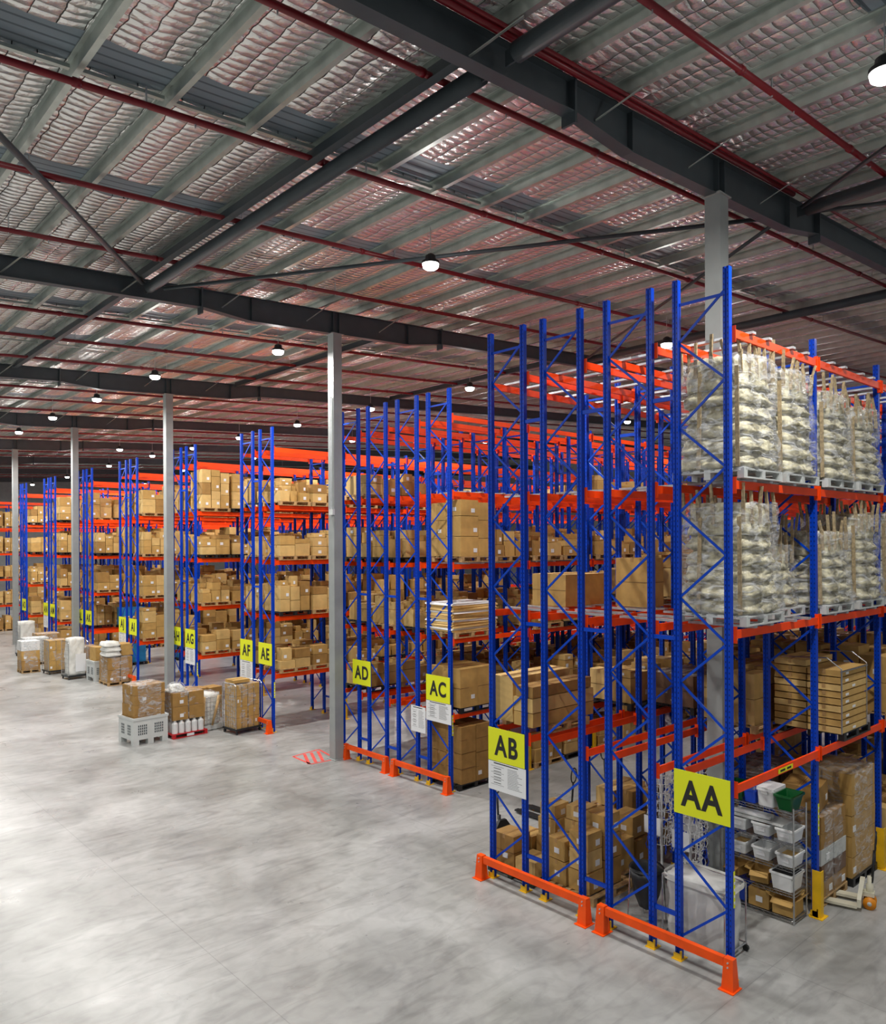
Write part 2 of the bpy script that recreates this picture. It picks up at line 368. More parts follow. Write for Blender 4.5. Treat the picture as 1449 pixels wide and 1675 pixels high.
# round strut tubes between the rafters, with diagonal braces
for i, x in enumerate((-1.2, 7.0, 15.2, 23.4)):
    for k in (-1, 0) if i in (1,) else ((-1,) if i == 2 else (0,) if i > 2 else (-1,)):
        y = COLY + COLS * k; z = roofz(x, -.5)
        t = thing('strut_tube', 'thick dark grey round strut tube, %s one along the rafters, %s' % (ORD[i], ('before the near rafter', 'between the two near rafters', 'beyond the second rafter', 'beyond the third rafter')[k + 1]), 'strut', (x, y, z))
        MB().tube([(0, .3, 0), (0, COLS - .3, 0)], .125, M['steel'], 20).build('tube', t, smooth=True)
        for yy in (.12, COLS - .32): MB().box(-.012, .012, yy - .1, yy + .2, -.1, .1, M['steel']).build('end_cleat', t)
dmesh = MB().box(-.004, .004, .12, COLS - .12, -.2, 0, M['steel']).box(-.07, .07, .12, COLS - .12, -.206, -.2001, M['steel']).mesh('strut_channel')
for i, (x, k) in enumerate(((6.72, 0), (6.9, 1), (6.9, 2), (15.1, 1), (23.2, 1))):
    tag(inst('strut_channel', dmesh, (x, COLY + COLS * k, roofz(x, -.19))), 'dark steel channel under the purlins, %s from the near tube' % ORD[i], 'roof beam')
def brace(a, b, r, lab):
    m = MB().tube([a, b], r, M['steel'], 10); tag(m.build('roof_brace', smooth=True), lab, 'brace')
zb = lambda x: roofz(x, -.5)
brace((-1.2, COLY + .4, zb(-1.2) + .05), (6.8, COLY + COLS - .4, zb(6.8) + .05), .055, 'dark diagonal roof brace running down to the second rafter from top left')
brace((7.3, COLY + COLS - .4, zb(7.3)), (15.0, COLY + .4, zb(15.)), .042, 'long thin dark roof brace crossing behind the bright near lamp')
brace((15.4, COLY + .4, zb(15.4)), (23.2, COLY + COLS - .4, zb(23.2)), .04, 'thin dark roof brace passing behind the tall column in the AA rack')
brace((15.0, COLY - .3, zb(15.)), (7.2, COLY - COLS + .4, zb(7.2)), .04, 'dark roof brace at the upper right in front of the near rafter')
brace((15.4, COLY - .3, zb(15.4)), (23.2, COLY - COLS + .4, zb(23.2)), .04, 'dark roof brace leaving the picture at the right edge')
# bridging between purlins (mid bay)
bm_ = MB()
for x in P_X[12:30]: bm_.bar((x + .05, 0, roofz(x + .05, -.12)), (x + PSP - .05, 0, roofz(x + PSP - .05, -.12)), .07, .05, M['purlin'])
bme = bm_.mesh('purlin_bridging')
for k, y in enumerate((4.35 - 5.0, 10.6, 12.9 + 1.5, 22.1, 26.4, 33.5, 37.8)):
    if k == 2: continue
    tag(inst('purlin_bridging', bme, (0, y, 0)), 'line of steel bridging bars between purlins, %s row from the camera' % ORD[k], 'bridging')
# red sprinkler pipes
pk = ['nearest, crossing the top right corner', 'just beyond the near rafter', 'next one past the bright near lamp', 'passing under the big strut tube middle', 'running just before the second rafter']
ys = []
hh = 5.78
for q in (1.153, .755, .5482, .4265, .3524): ys.append(hh / q)
for k in range(1, 9):
    for off in (19.3 - 18.177, 21.9 - 18.177, 24.8 - 18.177, 27.8 - 18.177): ys.append(18.177 + off + COLS * (k - 1))
for i, y in enumerate(ys):
    if y > Y_MAX - 2: continue
    t = thing('sprinkler_pipe', ('dark red sprinkler pipe under the roof, ' + pk[i]) if i < 5 else 'dark red sprinkler pipe under the roof, %s beyond the second rafter' % (ORD[i - 5] if i < 17 else 'far'), 'pipe', (0, y, 6 + hh),
              group=None if i < 17 else 'far sprinkler pipes')
    r = .048
    MB().tube([(-12, 0, -12 * PITCH), (62, 0, 62 * PITCH)], r, M['pipe'], 10).build('pipe_run', t, smooth=True)
    if i < 9:
        for j in range(8):
            x = -1.2 + 3.7 * j + .35 * (i % 3)
            MB().tube([(x - .05, 0, (x - .05) * PITCH), (x + .05, 0, (x + .05) * PITCH)], r + .014, M['pipe'], 10).build('coupling', t, smooth=True)
            MB().bar((x + .9, 0, (x + .9) * PITCH - .06), (x + .9, 0, (x + .9) * PITCH + .26), .02, .02, M['galv']).build('hanger', t)
            MB().tube([(x + 1.6, 0, (x + 1.6) * PITCH - .04), (x + 1.6, 0, (x + 1.6) * PITCH - .1)], .01, M['galv'], 6).build('sprinkler_head', t)
t = thing('feed_pipe', 'dark red pipe lying along the top of the near rafter', 'pipe', (0, COLY - .18, 0))
MB().tube([(3, 0, roofz(3, -.245)), (14.9, 0, roofz(14.9, -.245))], .05, M['pipe'], 10).build('pipe_run', t, smooth=True)
MB().tube([(3, -.085, roofz(3, -.225)), (30, -.085, roofz(30, -.225))], .028, M['pipe'], 10).build('small_pipe', t, smooth=True)

# ------------------------------------------------------------------ lamps
lamp_parts = None
def lamp(x, y, z, label, group=None, power=1.0):
    global lamp_parts
    if lamp_parts is None:
        h = MB().tube([(0, 0, 0), (0, 0, .05), (0, 0, .07), (0, 0, .16), (0, 0, .2)], [.17, .17, .11, .1, .05], M['blackp'], 20)
        l = MB().tube([(0, 0, -.11), (0, 0, -.1), (0, 0, -.07), (0, 0, -.002)], [.06, .11, .15, .165], M['lamp'], 20)
        r = MB().tube([(0, 0, .2), (0, 0, .75)], .008, M['galv'], 6)
        lamp_parts = (h.mesh('housing'), l.mesh('lens'), r.mesh('hanging_rod'))
    t = thing('high_bay_lamp', label, 'lamp', (x, y, z), group=group)
    for n, me in zip(('housing', 'lens', 'hanging_rod'), lamp_parts): inst(n, me, parent=t)
    key = 'lamp_%g' % power
    ld = bpy.data.lights.get(key)
    if ld is None:
        ld = bpy.data.lights.new(key, 'AREA'); ld.shape = 'DISK'; ld.size = .3; ld.energy = LAMP_W * power; ld.color = (1, .97, .93)
    o = bpy.data.objects.new('lamp_light', ld); COL.objects.link(o); o.parent = t; o.location = (0, 0, -.13)
    # side light leaving the domed lens
    pd = bpy.data.lights.get('side') or bpy.data.lights.new('side', 'POINT'); pd.shadow_soft_size = .12; pd.energy = LAMP_W * .08; pd.color = (1, .98, .95)
    q = bpy.data.objects.new('side_glow', pd); COL.objects.link(q); q.parent = t; q.location = (0, 0, -.26)
row1 = [(9.95, 3.28, 'bright high bay lamp in the top right corner'), (10.05, 11.48, 'brightest round high bay lamp, alone above the middle of the room'), (11.3, 19.49, 'high bay lamp just left of the second rafter column'),
        (9.96, 25.0, 'high bay lamp left of the one by the second rafter'), (9.87, 30.3, 'high bay lamp just above the fourth rafter, far left row'), (9.86, 35.86, 'leftmost clear lamp of the row above the left racks')]
row2 = [(19.05, 19.69, 'high bay lamp just left of the AB rack top'), (18.88, 25.29, 'high bay lamp above the AD rack tops'), (18.86, 30.85, 'high bay lamp above the AF rack, right of it'), (18.88, 36.49, 'high bay lamp directly above the AF sign rack'),
        (18.9, 42.07, 'high bay lamp above the AG rack'), (18.62, 47.19, 'small high bay lamp above the AI rack')]
for x, y, l in row1 + row2: lamp(x, y, 11.5, l)
FARG = 'small far high bay lamps'
for x, y in ((9.9, 41.5), (9.9, 47.1), (9.9, 51.7), (9.9, 60), (16.0, 45.3), (18.7, 55.0), (19.2, 66.0), (19.2, 76), (33.4, 33.2), (33.5, 23.1), (33.4, 45), (33.4, 57), (27, 38), (27, 50), (27, 62), (45, 30), (45, 45), (48, 60), (9.9, 72), (9.9, 84), (30, 78)):
    lamp(x, y, 11.5 if x < 25 else 12.2, 'small distant high bay lamp under the far roof', FARG, 1.6 if x > 25 else 1.0)
UN = 'added lamps over unseen areas'  # extra lamps added behind the camera and over unseen areas, for illumination
for x, y in ((1, 3.3), (1, 11.5), (1, 19.5), (1, 28), (1, 40), (1, 54), (-8, 8), (-8, 24), (4, -7), (14, -6), (19, 3.3), (24, -5), (30, 3), (19, 11.8), (27, 14), (38, 8), (40, 16)):
    lamp(x, y, 11.5, 'added high bay lamp lighting the hall from unseen areas', UN, .35 if (x > 12 and y < 13) or y < 0 else 1.0)

# ------------------------------------------------------------------ pallet racks
DEP = .78
def upright_poly(cy, s):
    a, b, g, dd = .04, .045, .012, .014
    return [(-a, cy - b), (-a, cy - g), (-a + dd, cy - g), (-a + dd, cy + g), (-a, cy + g), (-a, cy + b), (a, cy + b), (a, cy - b)]
def frame_mesh(h, dep=DEP):
    m = MB()
    for cy in (0, dep): m.prism(upright_poly(cy, 1), .012, h, M['blue'])
    z = .33; side = 1
    while z < h - .9:
        a, b = ((dep - .03, .03) if side else (.03, dep - .03)); z2 = z + .61
        m.bar((0 if side else .012, a, z), (0 if side else .012, b, z2), .018, .035, M['bluef'])
        z = z2; side = 1 - side
    m.bar((0, .03, h - .36), (0, dep - .03, h - .36), .02, .04, M['bluef']); m.bar((0, .03, .2), (0, dep - .03, .2), .02, .03, M['bluef']) if False else None
    return m.mesh('upright_frame')
fm_end, fm_mid = frame_mesh(9.78), frame_mesh(9.26)
def foot_mesh():
    m = MB()
    for cy in (0,):
        m.box(-.09, .09, cy - .08, cy + .08, 0, .012, M['yellow'])
        m.box(-.075, -.045, cy - .07, cy - .05, .012, .14, M['yellow']); m.box(-.075, -.067, cy - .05, cy + .05, .012, .1, M['yellow'])
    return m.mesh('foot_plate')
footm = foot_mesh()
def beam_mesh(L, hgt=.115):
    m = MB()
    m.box(.045, L - .045, -.022, .022, -hgt, -.02, M['orange']); m.box(.045, L - .045, -.022, .008, -.02, 0, M['orange'])
    for x in (.041, L - .049): m.box(x, x + .008, -.036, .03, -.18, .05, M['orange'])
    return m.mesh('beam')
BAY = 2.76
bmesh_n = beam_mesh(BAY); bmesh_t = beam_mesh(BAY, .15)
bar_me = MB().box(-.05, .05, -.04, DEP + .1, 0, .035, M['galv']).box(-.05, .05, -.14, -.04, .0, .035, M['galv']).mesh('deck_bar')
sp_me = {}
def rack(code, desc, x0, y0, bays, levels, spacer=None, deck=(), first=0, thick=False, skip=()):
    t = thing('pallet_rack', desc, 'pallet rack', (x0, y0, 0))
    for i in range(bays + 1):
        f = inst('upright_frame', fm_end if i == 0 else fm_mid, (i * BAY, 0, 0), parent=t)
        if i < 4: inst('foot_plate', footm, parent=f); inst('foot_plate', footm, (0, DEP, 0), parent=f)
    n = 0
    for i in range(bays):
        for z in levels:
            if (i, round(z, 2)) in skip: continue
            for y in (-.062, DEP + .062):
                inst('beam', bmesh_t if thick else bmesh_n, (i * BAY, y, z), parent=t)
    nb = 0
    for i in range(min(bays, 8)):
        for z in levels:
            if z in deck:
                for q in (.18, .36, .64, .82):
                    if nb < 98: inst('deck_bar', bar_me, (i * BAY + q * BAY, 0, z + .0), parent=t); nb += 1
    if spacer:
        key = round(spacer, 3)
        if key not in sp_me: sp_me[key] = MB().box(-.02, .02, .0455, spacer - .0455, -.03, .03, M['bluef']).mesh('row_spacer')
        for i in range(min(bays + 1, 4)):
            for z in (.62, 4.62, 8.1): inst('row_spacer', sp_me[key], (i * BAY, DEP, z), parent=t)
    return t
LA = [2.68, 4.80, 6.85, 8.92]; LC = [1.86, 3.70, 5.50, 7.27, 9.12]
dA = (4.80, 6.85, 8.92)
RX = {}
def R_(code, desc, x0, y0, bays, levels, **k): RX[code] = (x0, y0, bays, levels); rack(code, desc, x0, y0, bays, levels, **k)
R_('AA', 'tall blue and orange pallet rack nearest the camera carrying the AA sign', 10.03, 5.29, 6, LA, spacer=.44, deck=dA)
R_('inner AA', 'blue rack row directly behind the AA row, second from the right', 10.03, 6.51, 7, LA, spacer=.51, deck=dA)
R_('inner AB', 'blue rack row with no sign, directly before the AB row', 10.03, 7.81, 8, LA, spacer=.45, deck=dA)
R_('AB', 'blue and orange pallet rack whose end carries the AB sign and notice', 10.03, 9.04, 9, LA, deck=dA)
dC = (5.50, 7.27)
R_('AC', 'blue and orange pallet rack whose end carries the AC sign', 12.73, 13.88, 10, LC, spacer=.45, deck=dC)
R_('inner AC', 'blue rack row directly behind the AC row', 12.73, 15.11, 10, LC, spacer=.5)
R_('inner AD', 'blue rack row whose rear upright holds the AD sign edge', 12.73, 16.39, 10, LC, spacer=.46)
R_('AD', 'blue rack row beside the wide grey column, by the AD sign', 12.73, 17.63, 10, LC)
for a, b, y, nb in (('AE', 'AF', 22.14, 9), ('AG', 'AH', 27.83, 8), ('AI', 'AJ', 33.62, 7), ('AK', 'AL', 39.43, 7), ('AM', 'AN', 45.41, 7), ('AO', 'AP', 51.2, 7)):
    R_(a, 'blue and orange pallet rack whose end carries the %s sign' % a, 12.6, y, nb, LC, spacer=.49, thick=True)
    R_(b, ('blue pallet rack whose end carries the %s sign' % b) if b != 'AP' else 'blue pallet rack just behind the AO rack', 12.6, y + 1.27, nb, LC)
R_('AQ', 'pallet rack with wrapped goods at the far left edge', 4.0, 61.5, 9, LC, thick=True)
R_('AR', 'pallet rack far back beyond the left edge rack', 12.6, 67.5, 6, LC, thick=True)

# end guards
def guard(x, ya, yb, label):
    t = thing('end_guard', label, 'guard rail', (x, (ya + yb) / 2, 0)); h = (yb - ya) / 2
    MB().box(-.04, .04, -h + .08, h - .08, .29, .41, M['redorange']).build('rail', t)
    for s in (-1, 1):
        m = MB(); m.taper(0, s * h, .012, .42, .085, .085, .05, .065, M['redorange']); m.box(-.13, .12, s * h - .11, s * h + .11, 0, .012, M['redorange'])
        m.build('post', t)
        b = MB()
        for z in (.31, .37): b.tube([(-.075, s * h, z), (-.05, s * h, z)], .012, M['galv'], 6)
        b.build('bolt', t)
guard(9.83, 5.19, 7.28, 'orange floor guard rail before the AA rack end')
guard(9.83, 7.62, 9.92, 'orange floor guard rail before the AB rack end')
guard(12.53, 13.8, 15.85, 'orange floor guard rail before the AC rack end')
guard(12.53, 16.2, 18.0, 'orange floor guard rail below the AD sign, by the column')
for a, b, y in (('AE', 'AF', 22.14), ('AG', 'AH', 27.83), ('AI', 'AJ', 33.62), ('AK', 'AL', 39.43), ('AM', 'AN', 45.41)):
    guard(12.4, y - .08, y + 2.12, 'orange floor guard rail before the %s and %s rack ends' % (a, b))

# signs
def text_mesh(txt, size, m, name='lettering', ext=.002):
    cu = bpy.data.curves.new('t', 'FONT'); cu.body = txt; cu.size = size; cu.align_x = 'CENTER'; cu.align_y = 'CENTER'; cu.extrude = ext; cu.offset = size * .028
    cu.space_character = 1.16
    o = bpy.data.objects.new('t', cu); COL.objects.link(o)
    dg = bpy.context.evaluated_depsgraph_get(); me = bpy.data.meshes.new_from_object(o.evaluated_get(dg)); bpy.data.objects.remove(o)
    # x -> -Y, y -> Z, z -> -X
    xs = [v.co.x for v in me.vertices]; ysx = [v.co.y for v in me.vertices]
    cx, cy = (min(xs) + max(xs)) / 2, (min(ysx) + max(ysx)) / 2
    for v in me.vertices: v.co = Vector((-v.co.z, -(v.co.x - cx) * .82, v.co.y - cy))
    me.materials.clear(); me.materials.append(m); me.name = name
    return me
def sign(txt, x, ya, yb, z0, z1, ts, label):
    t = thing('rack_sign', label, 'sign', (x, (ya + yb) / 2, z0)); h = (yb - ya) / 2
    MB().box(0, .008, -h, h, 0, z1 - z0, M['signy']).build('plate', t)
    inst('lettering', text_mesh(txt, ts, M['ink']), (-.003, 0, (z1 - z0) / 2), parent=t)
def notice(x, ya, yb, z0, z1, label):
    t = thing('notice_sheet', label, 'notice', (x, (ya + yb) / 2, z0)); h = (yb - ya) / 2; H = z1 - z0
    MB().box(0, .006, -h, h, 0, H, M['paper']).build('sheet', t)
    m = MB()
    rr = random.Random(int(ya * 100))
    def line(y0, y1, z, th=.008): m.box(-.002, -.0005, -y1, -y0, z, z + th, M['ink'])
    line(-h * .7, h * .6, H * .93, .018)
    for i in range(14): line(h * .05, h * .05 + h * .8 * rr.uniform(.6, 1), H * (.84 - .05 * i), .005)
    for zz in (.84, .62, .42, .2): line(-h * .85, -h * .15, H * zz, .004)
    for i in range(6): line(-h * .7, -h * .3, H * (.76 - .1 * i), .01)
    m.build('print', t)
sg = {'AA': 5.29, 'AB': 9.04, 'AC': 13.88, 'AD': 17.05}
sign('AA', 9.97, 5.25, 6.11, 2.12, 2.75, .52, 'large yellow AA sign on the nearest rack end')
sign('AB', 9.97, 9.0, 9.87, 2.12, 2.71, .5, 'yellow AB sign on the left end of the near rack block')
notice(9.97, 8.97, 9.87, 1.6, 2.11, 'white printed notice sheet below the AB sign')
sign('AC', 12.67, 13.84, 14.72, 2.12, 2.76, .5, 'yellow AC sign above a white notice')
notice(12.67, 13.8, 14.72, 1.62, 2.11, 'white printed notice sheet below the AC sign')
notice(12.66, 14.74, 15.3, 1.25, 1.9, 'narrow white notice hung on an upright left of the AC sign')
sign('AD', 12.66, 17.02, 17.85, 2.12, 2.8, .5, 'yellow AD sign right of the wide grey column')
for a, b, y in (('AE', 'AF', 22.14), ('AG', 'AH', 27.83), ('AI', 'AJ', 33.62), ('AK', 'AL', 39.43), ('AM', 'AN', 45.41), ('AO', '', 51.2)):
    sign(a, 12.54, y - .02, y + .84, 2.12, 2.82, .52, 'yellow %s sign, one of the row of rack end signs' % a)
    if a == 'AG': notice(12.54, y - .02, y + .84, 1.5, 2.11, 'white notice sheet below the AG sign')
    if b: sign(b, 12.54, y + 1.25, y + 2.1, 2.12, 2.82, .52, 'yellow %s sign, one of the row of rack end signs' % b)
    if b in ('AF', 'AJ', 'AN'): notice(12.54, y + 1.25, y + 2.1, 1.45, 2.11, 'white notice sheet below the %s sign' % b)
def bay_label(x, y, z, label, vertical=False):
    t = thing('rack_label', label, 'label', (x, y, z)); m = MB()
    if vertical: m.box(-.022, .022, -.004, 0, 0, .5, M['signy'])
    else: m.box(-.24, .24, -.004, 0, 0, .07, M['signy'])
    m.build('strip', t)
    m = MB()
    if vertical:
        for i in range(5): m.box(-.015, .015, -.006, -.0042, .05 + i * .09, .085 + i * .09, M['paper'])
    else: m.box(-.18, -.02, -.006, -.0042, .02, .05, M['ink']); m.box(.04, .18, -.006, -.0042, .02, .05, M['ink'])
    m.build('print', t)
bay_label(11.55, 5.202, 2.585, 'yellow location label on the lowest orange AA beam')
bay_label(10.055, 5.243, 1.0, 'yellow and white strip label low on the AA upright', True)
bay_label(12.81, 5.243, 1.3, 'yellow and white strip label on the upright beside the wire shelving', True)
bay_label(12.75, 13.833, 1.35, 'yellow strip label on the AC upright', True)
bay_label(12.62, 22.09, 1.1, 'yellow strip label on the AE upright', True)
bay_label(12.62, 27.78, 1.1, 'yellow strip label on the AG upright', True)
def protector(x, y, label):
    t = thing('upright_protector', label, 'post guard', (x, y, 0)); m = MB()
    m.box(-.075, -.065, -.09, .05, .012, .75, M['yellow']); m.box(-.065, .025, -.09, -.08, .012, .75, M['yellow']); m.build('angle', t)
    MB().box(-.13, .11, -.13, .08, 0, .012, M['yellow']).build('floor_plate', t)
protector(12.79, 5.26, 'tall yellow upright protector beside the wire shelving')
protector(15.55, 5.26, 'yellow upright protector at the right edge')
protector(15.49, 13.85, 'yellow upright protector on the second AC frame')
protector(15.36, 22.1, 'yellow upright protector on the second AE frame')
protector(15.36, 27.8, 'yellow upright protector on the second AG frame')
protector(18.31, 13.85, 'yellow upright protector on the third AC frame')
protector(15.49, 17.6, 'yellow upright protector near the back of the AD row')
# junction box and conduit on the second column, round roof vent
t = thing('junction_box', 'pale junction box with conduit on the wide grey column', 'electrical box', (COLX - .14, COLY + COLS - .05, 6.9))
MB().box(-.07, -.001, -.12, .06, -.08, .08, M['greyp']).build('box', t); MB().tube([(-.03, 0, .08), (-.03, 0, 3.2)], .014, M['galv'], 6).build('conduit', t)
t = thing('roof_vent', 'round white rimmed roof vent just beyond the second rafter', 'vent', (8.75, 19.0, roofz(8.75, -.24)))
MB().tube([(.55 * math.cos(a * math.pi / 14), .42 * math.sin(a * math.pi / 14), 0) for a in range(28)], .03, M['white'], 6, closed=True).build('rim', t, smooth=True)
MB().prism([(.53 * math.cos(a * math.pi / 14), .4 * math.sin(a * math.pi / 14)) for a in range(28)], .03, .05, M['blackp']).build('opening', t)
# floor marking
t = thing('floor_marking', 'red hatched square painted on the floor beside the wide grey column', 'floor marking', (0, 0, 0))
m = MB(); qa = [(11.55, 19.2), (12.5, 19.35), (12.3, 18.15), (11.5, 18.2)]
def strip(a, b, wd):
    a = Vector((a[0], a[1], 0)); b = Vector((b[0], b[1], 0)); p = (b - a).normalized().cross(Vector((0, 0, 1))) * wd / 2
    m.add([(v.x, v.y, .003) for v in (a - p, b - p, b + p, a + p)], [(0, 1, 2, 3)], M['floorred'])
for i in range(4): strip(qa[i], qa[(i + 1) % 4], .07)
for f in (.3, .55, .8):
    strip((11.55 + .9 * f - .35, 18.25), (11.55 + .9 * f + .1, 19.2), .09)
m.build('paint', t)
#@@GOODS
# ------------------------------------------------------------------ cartons, pallets and shelf goods
def pallet_mesh(L_, W_, m):
    b = MB()
    for i in range(7):
        y = -W_ / 2 + i * (W_ - .1) / 6; b.box(-L_ / 2, L_ / 2, y, y + .1, .118, .14, m)
    for i in range(3):
        x = -L_ / 2 + i * (L_ - .1) / 2; b.box(x, x + .1, -W_ / 2, W_ / 2, .096, .1179, m)
        for j in range(3):
            y = -W_ / 2 + j * (W_ - .1) / 2; b.box(x, x + .1, y, y + .1, .022, .0959, m)
    for j in range(3):
        y = -W_ / 2 + j * (W_ - .1) / 2; b.box(-L_ / 2, L_ / 2, y, y + .1, 0, .0219, m)
    return b.mesh('pallet')
PAL = {k: pallet_mesh(1.16, 1.1, M[m]) for k, m in (('wood', 'wood'), ('black', 'blackp'), ('green', 'dgreen'), ('grey', 'greyp'), ('red', 'redp'))}
KR = ['kraft', 'kraft2', 'kraft3', 'kraft', 'kraft2']
_cc = {}
def carton_mesh(w, d, h, tone, lab=0, name='carton'):
    w, d, h = [max(.1, round(v * 20) / 20 - .008) for v in (w, d, h)]
    key = (w, d, h, tone, lab)
    if key in _cc: return _cc[key]
    rr = random.Random(int(w * 1000) * 7 + int(d * 1000) * 13 + int(h * 1000) * 29 + len(tone) + lab); m = MB(); T = M[tone]; e = .006
    bul = lambda v: (v[0] + rr.uniform(-e, e), v[1] + rr.uniform(-e, e), v[2] - (rr.uniform(0, .008) if v[2] > .05 else 0))
    m.box(-w / 2, w / 2, -d / 2, d / 2, 0, h, T, bul)
    # top tape over the flap seam, and the tape ends on the short sides
    tape = M['tape'] if tone in ('kraft', 'kraft2', 'kraft3', 'brownwrap') else M['paper']
    m.box(-w / 2 - .002, w / 2 + .002, -.028, .028, h - .07, h + .002, tape)
    m.box(-w / 2 + .01, w / 2 - .01, -.0035, .0035, h + .001, h + .003, M['seam'])
    if h > .55: m.box(-w / 2 - .0025, w / 2 + .0025, -d / 2 - .0025, d / 2 + .0025, h * .5 - .004, h * .5 + .004, M['seam'])
    if lab:
        a = min(.12, w * .28)
        x0 = rr.uniform(-w / 2 + .03, w / 2 - a - .03)
        m.box(x0, x0 + a, -d / 2 - .008, -d / 2 - .002, h * .2, h * .2 + min(.1, h * .4), M['paper'])
        if lab > 1:
            m.box(-w / 2 - .008, -w / 2 - .002, -d * .2, -d * .2 + a, h * .3, h * .3 + min(.09, h * .35), M['paper'])
    me = m.mesh(name); _cc[key] = me; return me
CART = []; PALS = []
def add_carton(x, y, z, w, d, h, rz=0, tone=None, label='', lab=None, keep=0):
    tone = tone or R.choice(KR)
    CART.append(dict(p=(x, y, z), s=(w, d, h), rz=rz, tone=tone, label=label, lab=(R.choice((0, 0, 1, 1, 2)) if lab is None else lab), keep=keep))
def add_pallet(x, y, z, kind, label, rz=0): PALS.append(dict(p=(x, y, z), kind=kind, label=label, rz=rz))
TIER = ['bottom', 'second', 'third', 'fourth', 'fifth', 'sixth', 'seventh', 'eighth']
def pile(x0, x1, y0, y1, z, hmax, where, pal='wood', nx=2, ny=2, ch=(.25, .45), ragged=.5, tone=None, palname=None, flat=False):
    cx, cy = (x0 + x1) / 2, (y0 + y1) / 2
    zz = z
    if pal: add_pallet(cx, cy, z, pal, '%s pallet %s' % (dict(wood='wooden', black='black', green='dark green', grey='pale grey', red='red')[pal], palname or where)); zz += .142
    dx, dy = (x1 - x0) / nx, (y1 - y0) / ny
    for i in range(nx):
        for j in range(ny):
            top = hmax * (1 - ragged * R.random()); h = 0; k = 0
            sh = R.uniform(*ch)
            side = ('near' if j == 0 else 'far') + (' left' if i == 0 else ' right' if i == nx - 1 else ' middle')
            while h < top - .1 or k == 0:
                c = sh if ragged < .2 else R.uniform(*ch)
                c = max(.12, min(c, max(.14, top - h)))
                last = h + c >= top - .1
                w_, d_ = dx - .012, dy - .012; r = 0
                if last and ragged > .3 and R.random() < .5: w_ *= R.uniform(.6, .9); d_ *= R.uniform(.6, .95); r = R.uniform(-.12, .12)
                c = round(c * 20) / 20
                add_carton(x0 + dx * (i + .5), y0 + dy * (j + .5), zz + h, w_, d_, c, r, tone, 'brown carton, %s stack, %s tier, %s' % (side, TIER[min(k, 7)], where))
                h += c; k += 1
                if k > 7: break
LEVN = ['floor level', 'lowest shelf', 'second shelf', 'third shelf', 'fourth shelf', 'top']
def cell(code, bay, lev, hmax, n=2, **k):
    x0, y0, bays, lv = RX[code]
    if bay >= bays: return
    z = (0 if lev == 0 else lv[lev - 1]) + (.04 if (code in ('AA', 'inner AA', 'inner AB', 'AB') and lev >= 2) or (code == 'AC' and lev in (3, 4)) else .003)
    xa = x0 + bay * BAY + .14; xw = (BAY - .28) / 2
    for q in range(n):
        if k.get('only') is not None and q != k['only']: continue
        w_ = 1.12; xs = xa + q * xw + (xw - w_) / 2
        where = '%s pallet, %s rack %s, %s bay' % (('left', 'right')[q], code, LEVN[lev], ORD[bay])
        kk = {a: b for a, b in k.items() if a != 'only'}
        kk.setdefault('nx', R.choice((2, 2, 3))); kk.setdefault('pal', R.choice(('wood', 'black', 'wood')))
        pile(xs, xs + w_, y0 - .13, y0 + .91, z, hmax * R.uniform(.75, 1.05), where, **kk)
# visible faces of the long rack rows
for b in range(0, 4):
    cell('AE', b, 1, .75); cell('AE', b, 2, 1.2, ch=(.3, .6)); cell('AE', b, 3, .85); cell('AE', b, 4, .75)
    for l, h in ((1, .8), (2, 1.0), (3, .9), (4, .9)): cell('AF', b, l, h, ch=(.35, .6))
for b in range(0, 3):
    cell('AG', b, 1, 1.1); cell('AG', b, 2, 1.15); cell('AG', b, 3, .8); cell('AG', b, 4, 1.4, ch=(.4, .7), ragged=.25)
    for l in (1, 2, 3, 4): cell('AH', b, l, 1.0, ch=(.35, .6))
for c in ('AI', 'AK', 'AM', 'AO', 'AQ'):
    for b in range(0, 5 if c == 'AQ' else 3):
        for l in (1, 2, 3, 4):
            if c == 'AK' and ((b == 0 and l == 4) or l == 1): continue
            cell(c, b, l, (1.25, 1.0, 1.3, 1.35)[l - 1], ch=(.35, .7), ragged=.3, ny=1 if c != 'AI' else 2)
        if c in ('AM', 'AO', 'AQ'): cell(c, b, 0, 1.3, ch=(.4, .7), ragged=.3, ny=1)
for c in ('AJ', 'AL', 'AN'):
    for b in range(0, 2):
        for l in (1, 2, 3, 4): cell(c, b, l, 1.3, ch=(.5, .7), ragged=.3, ny=1)
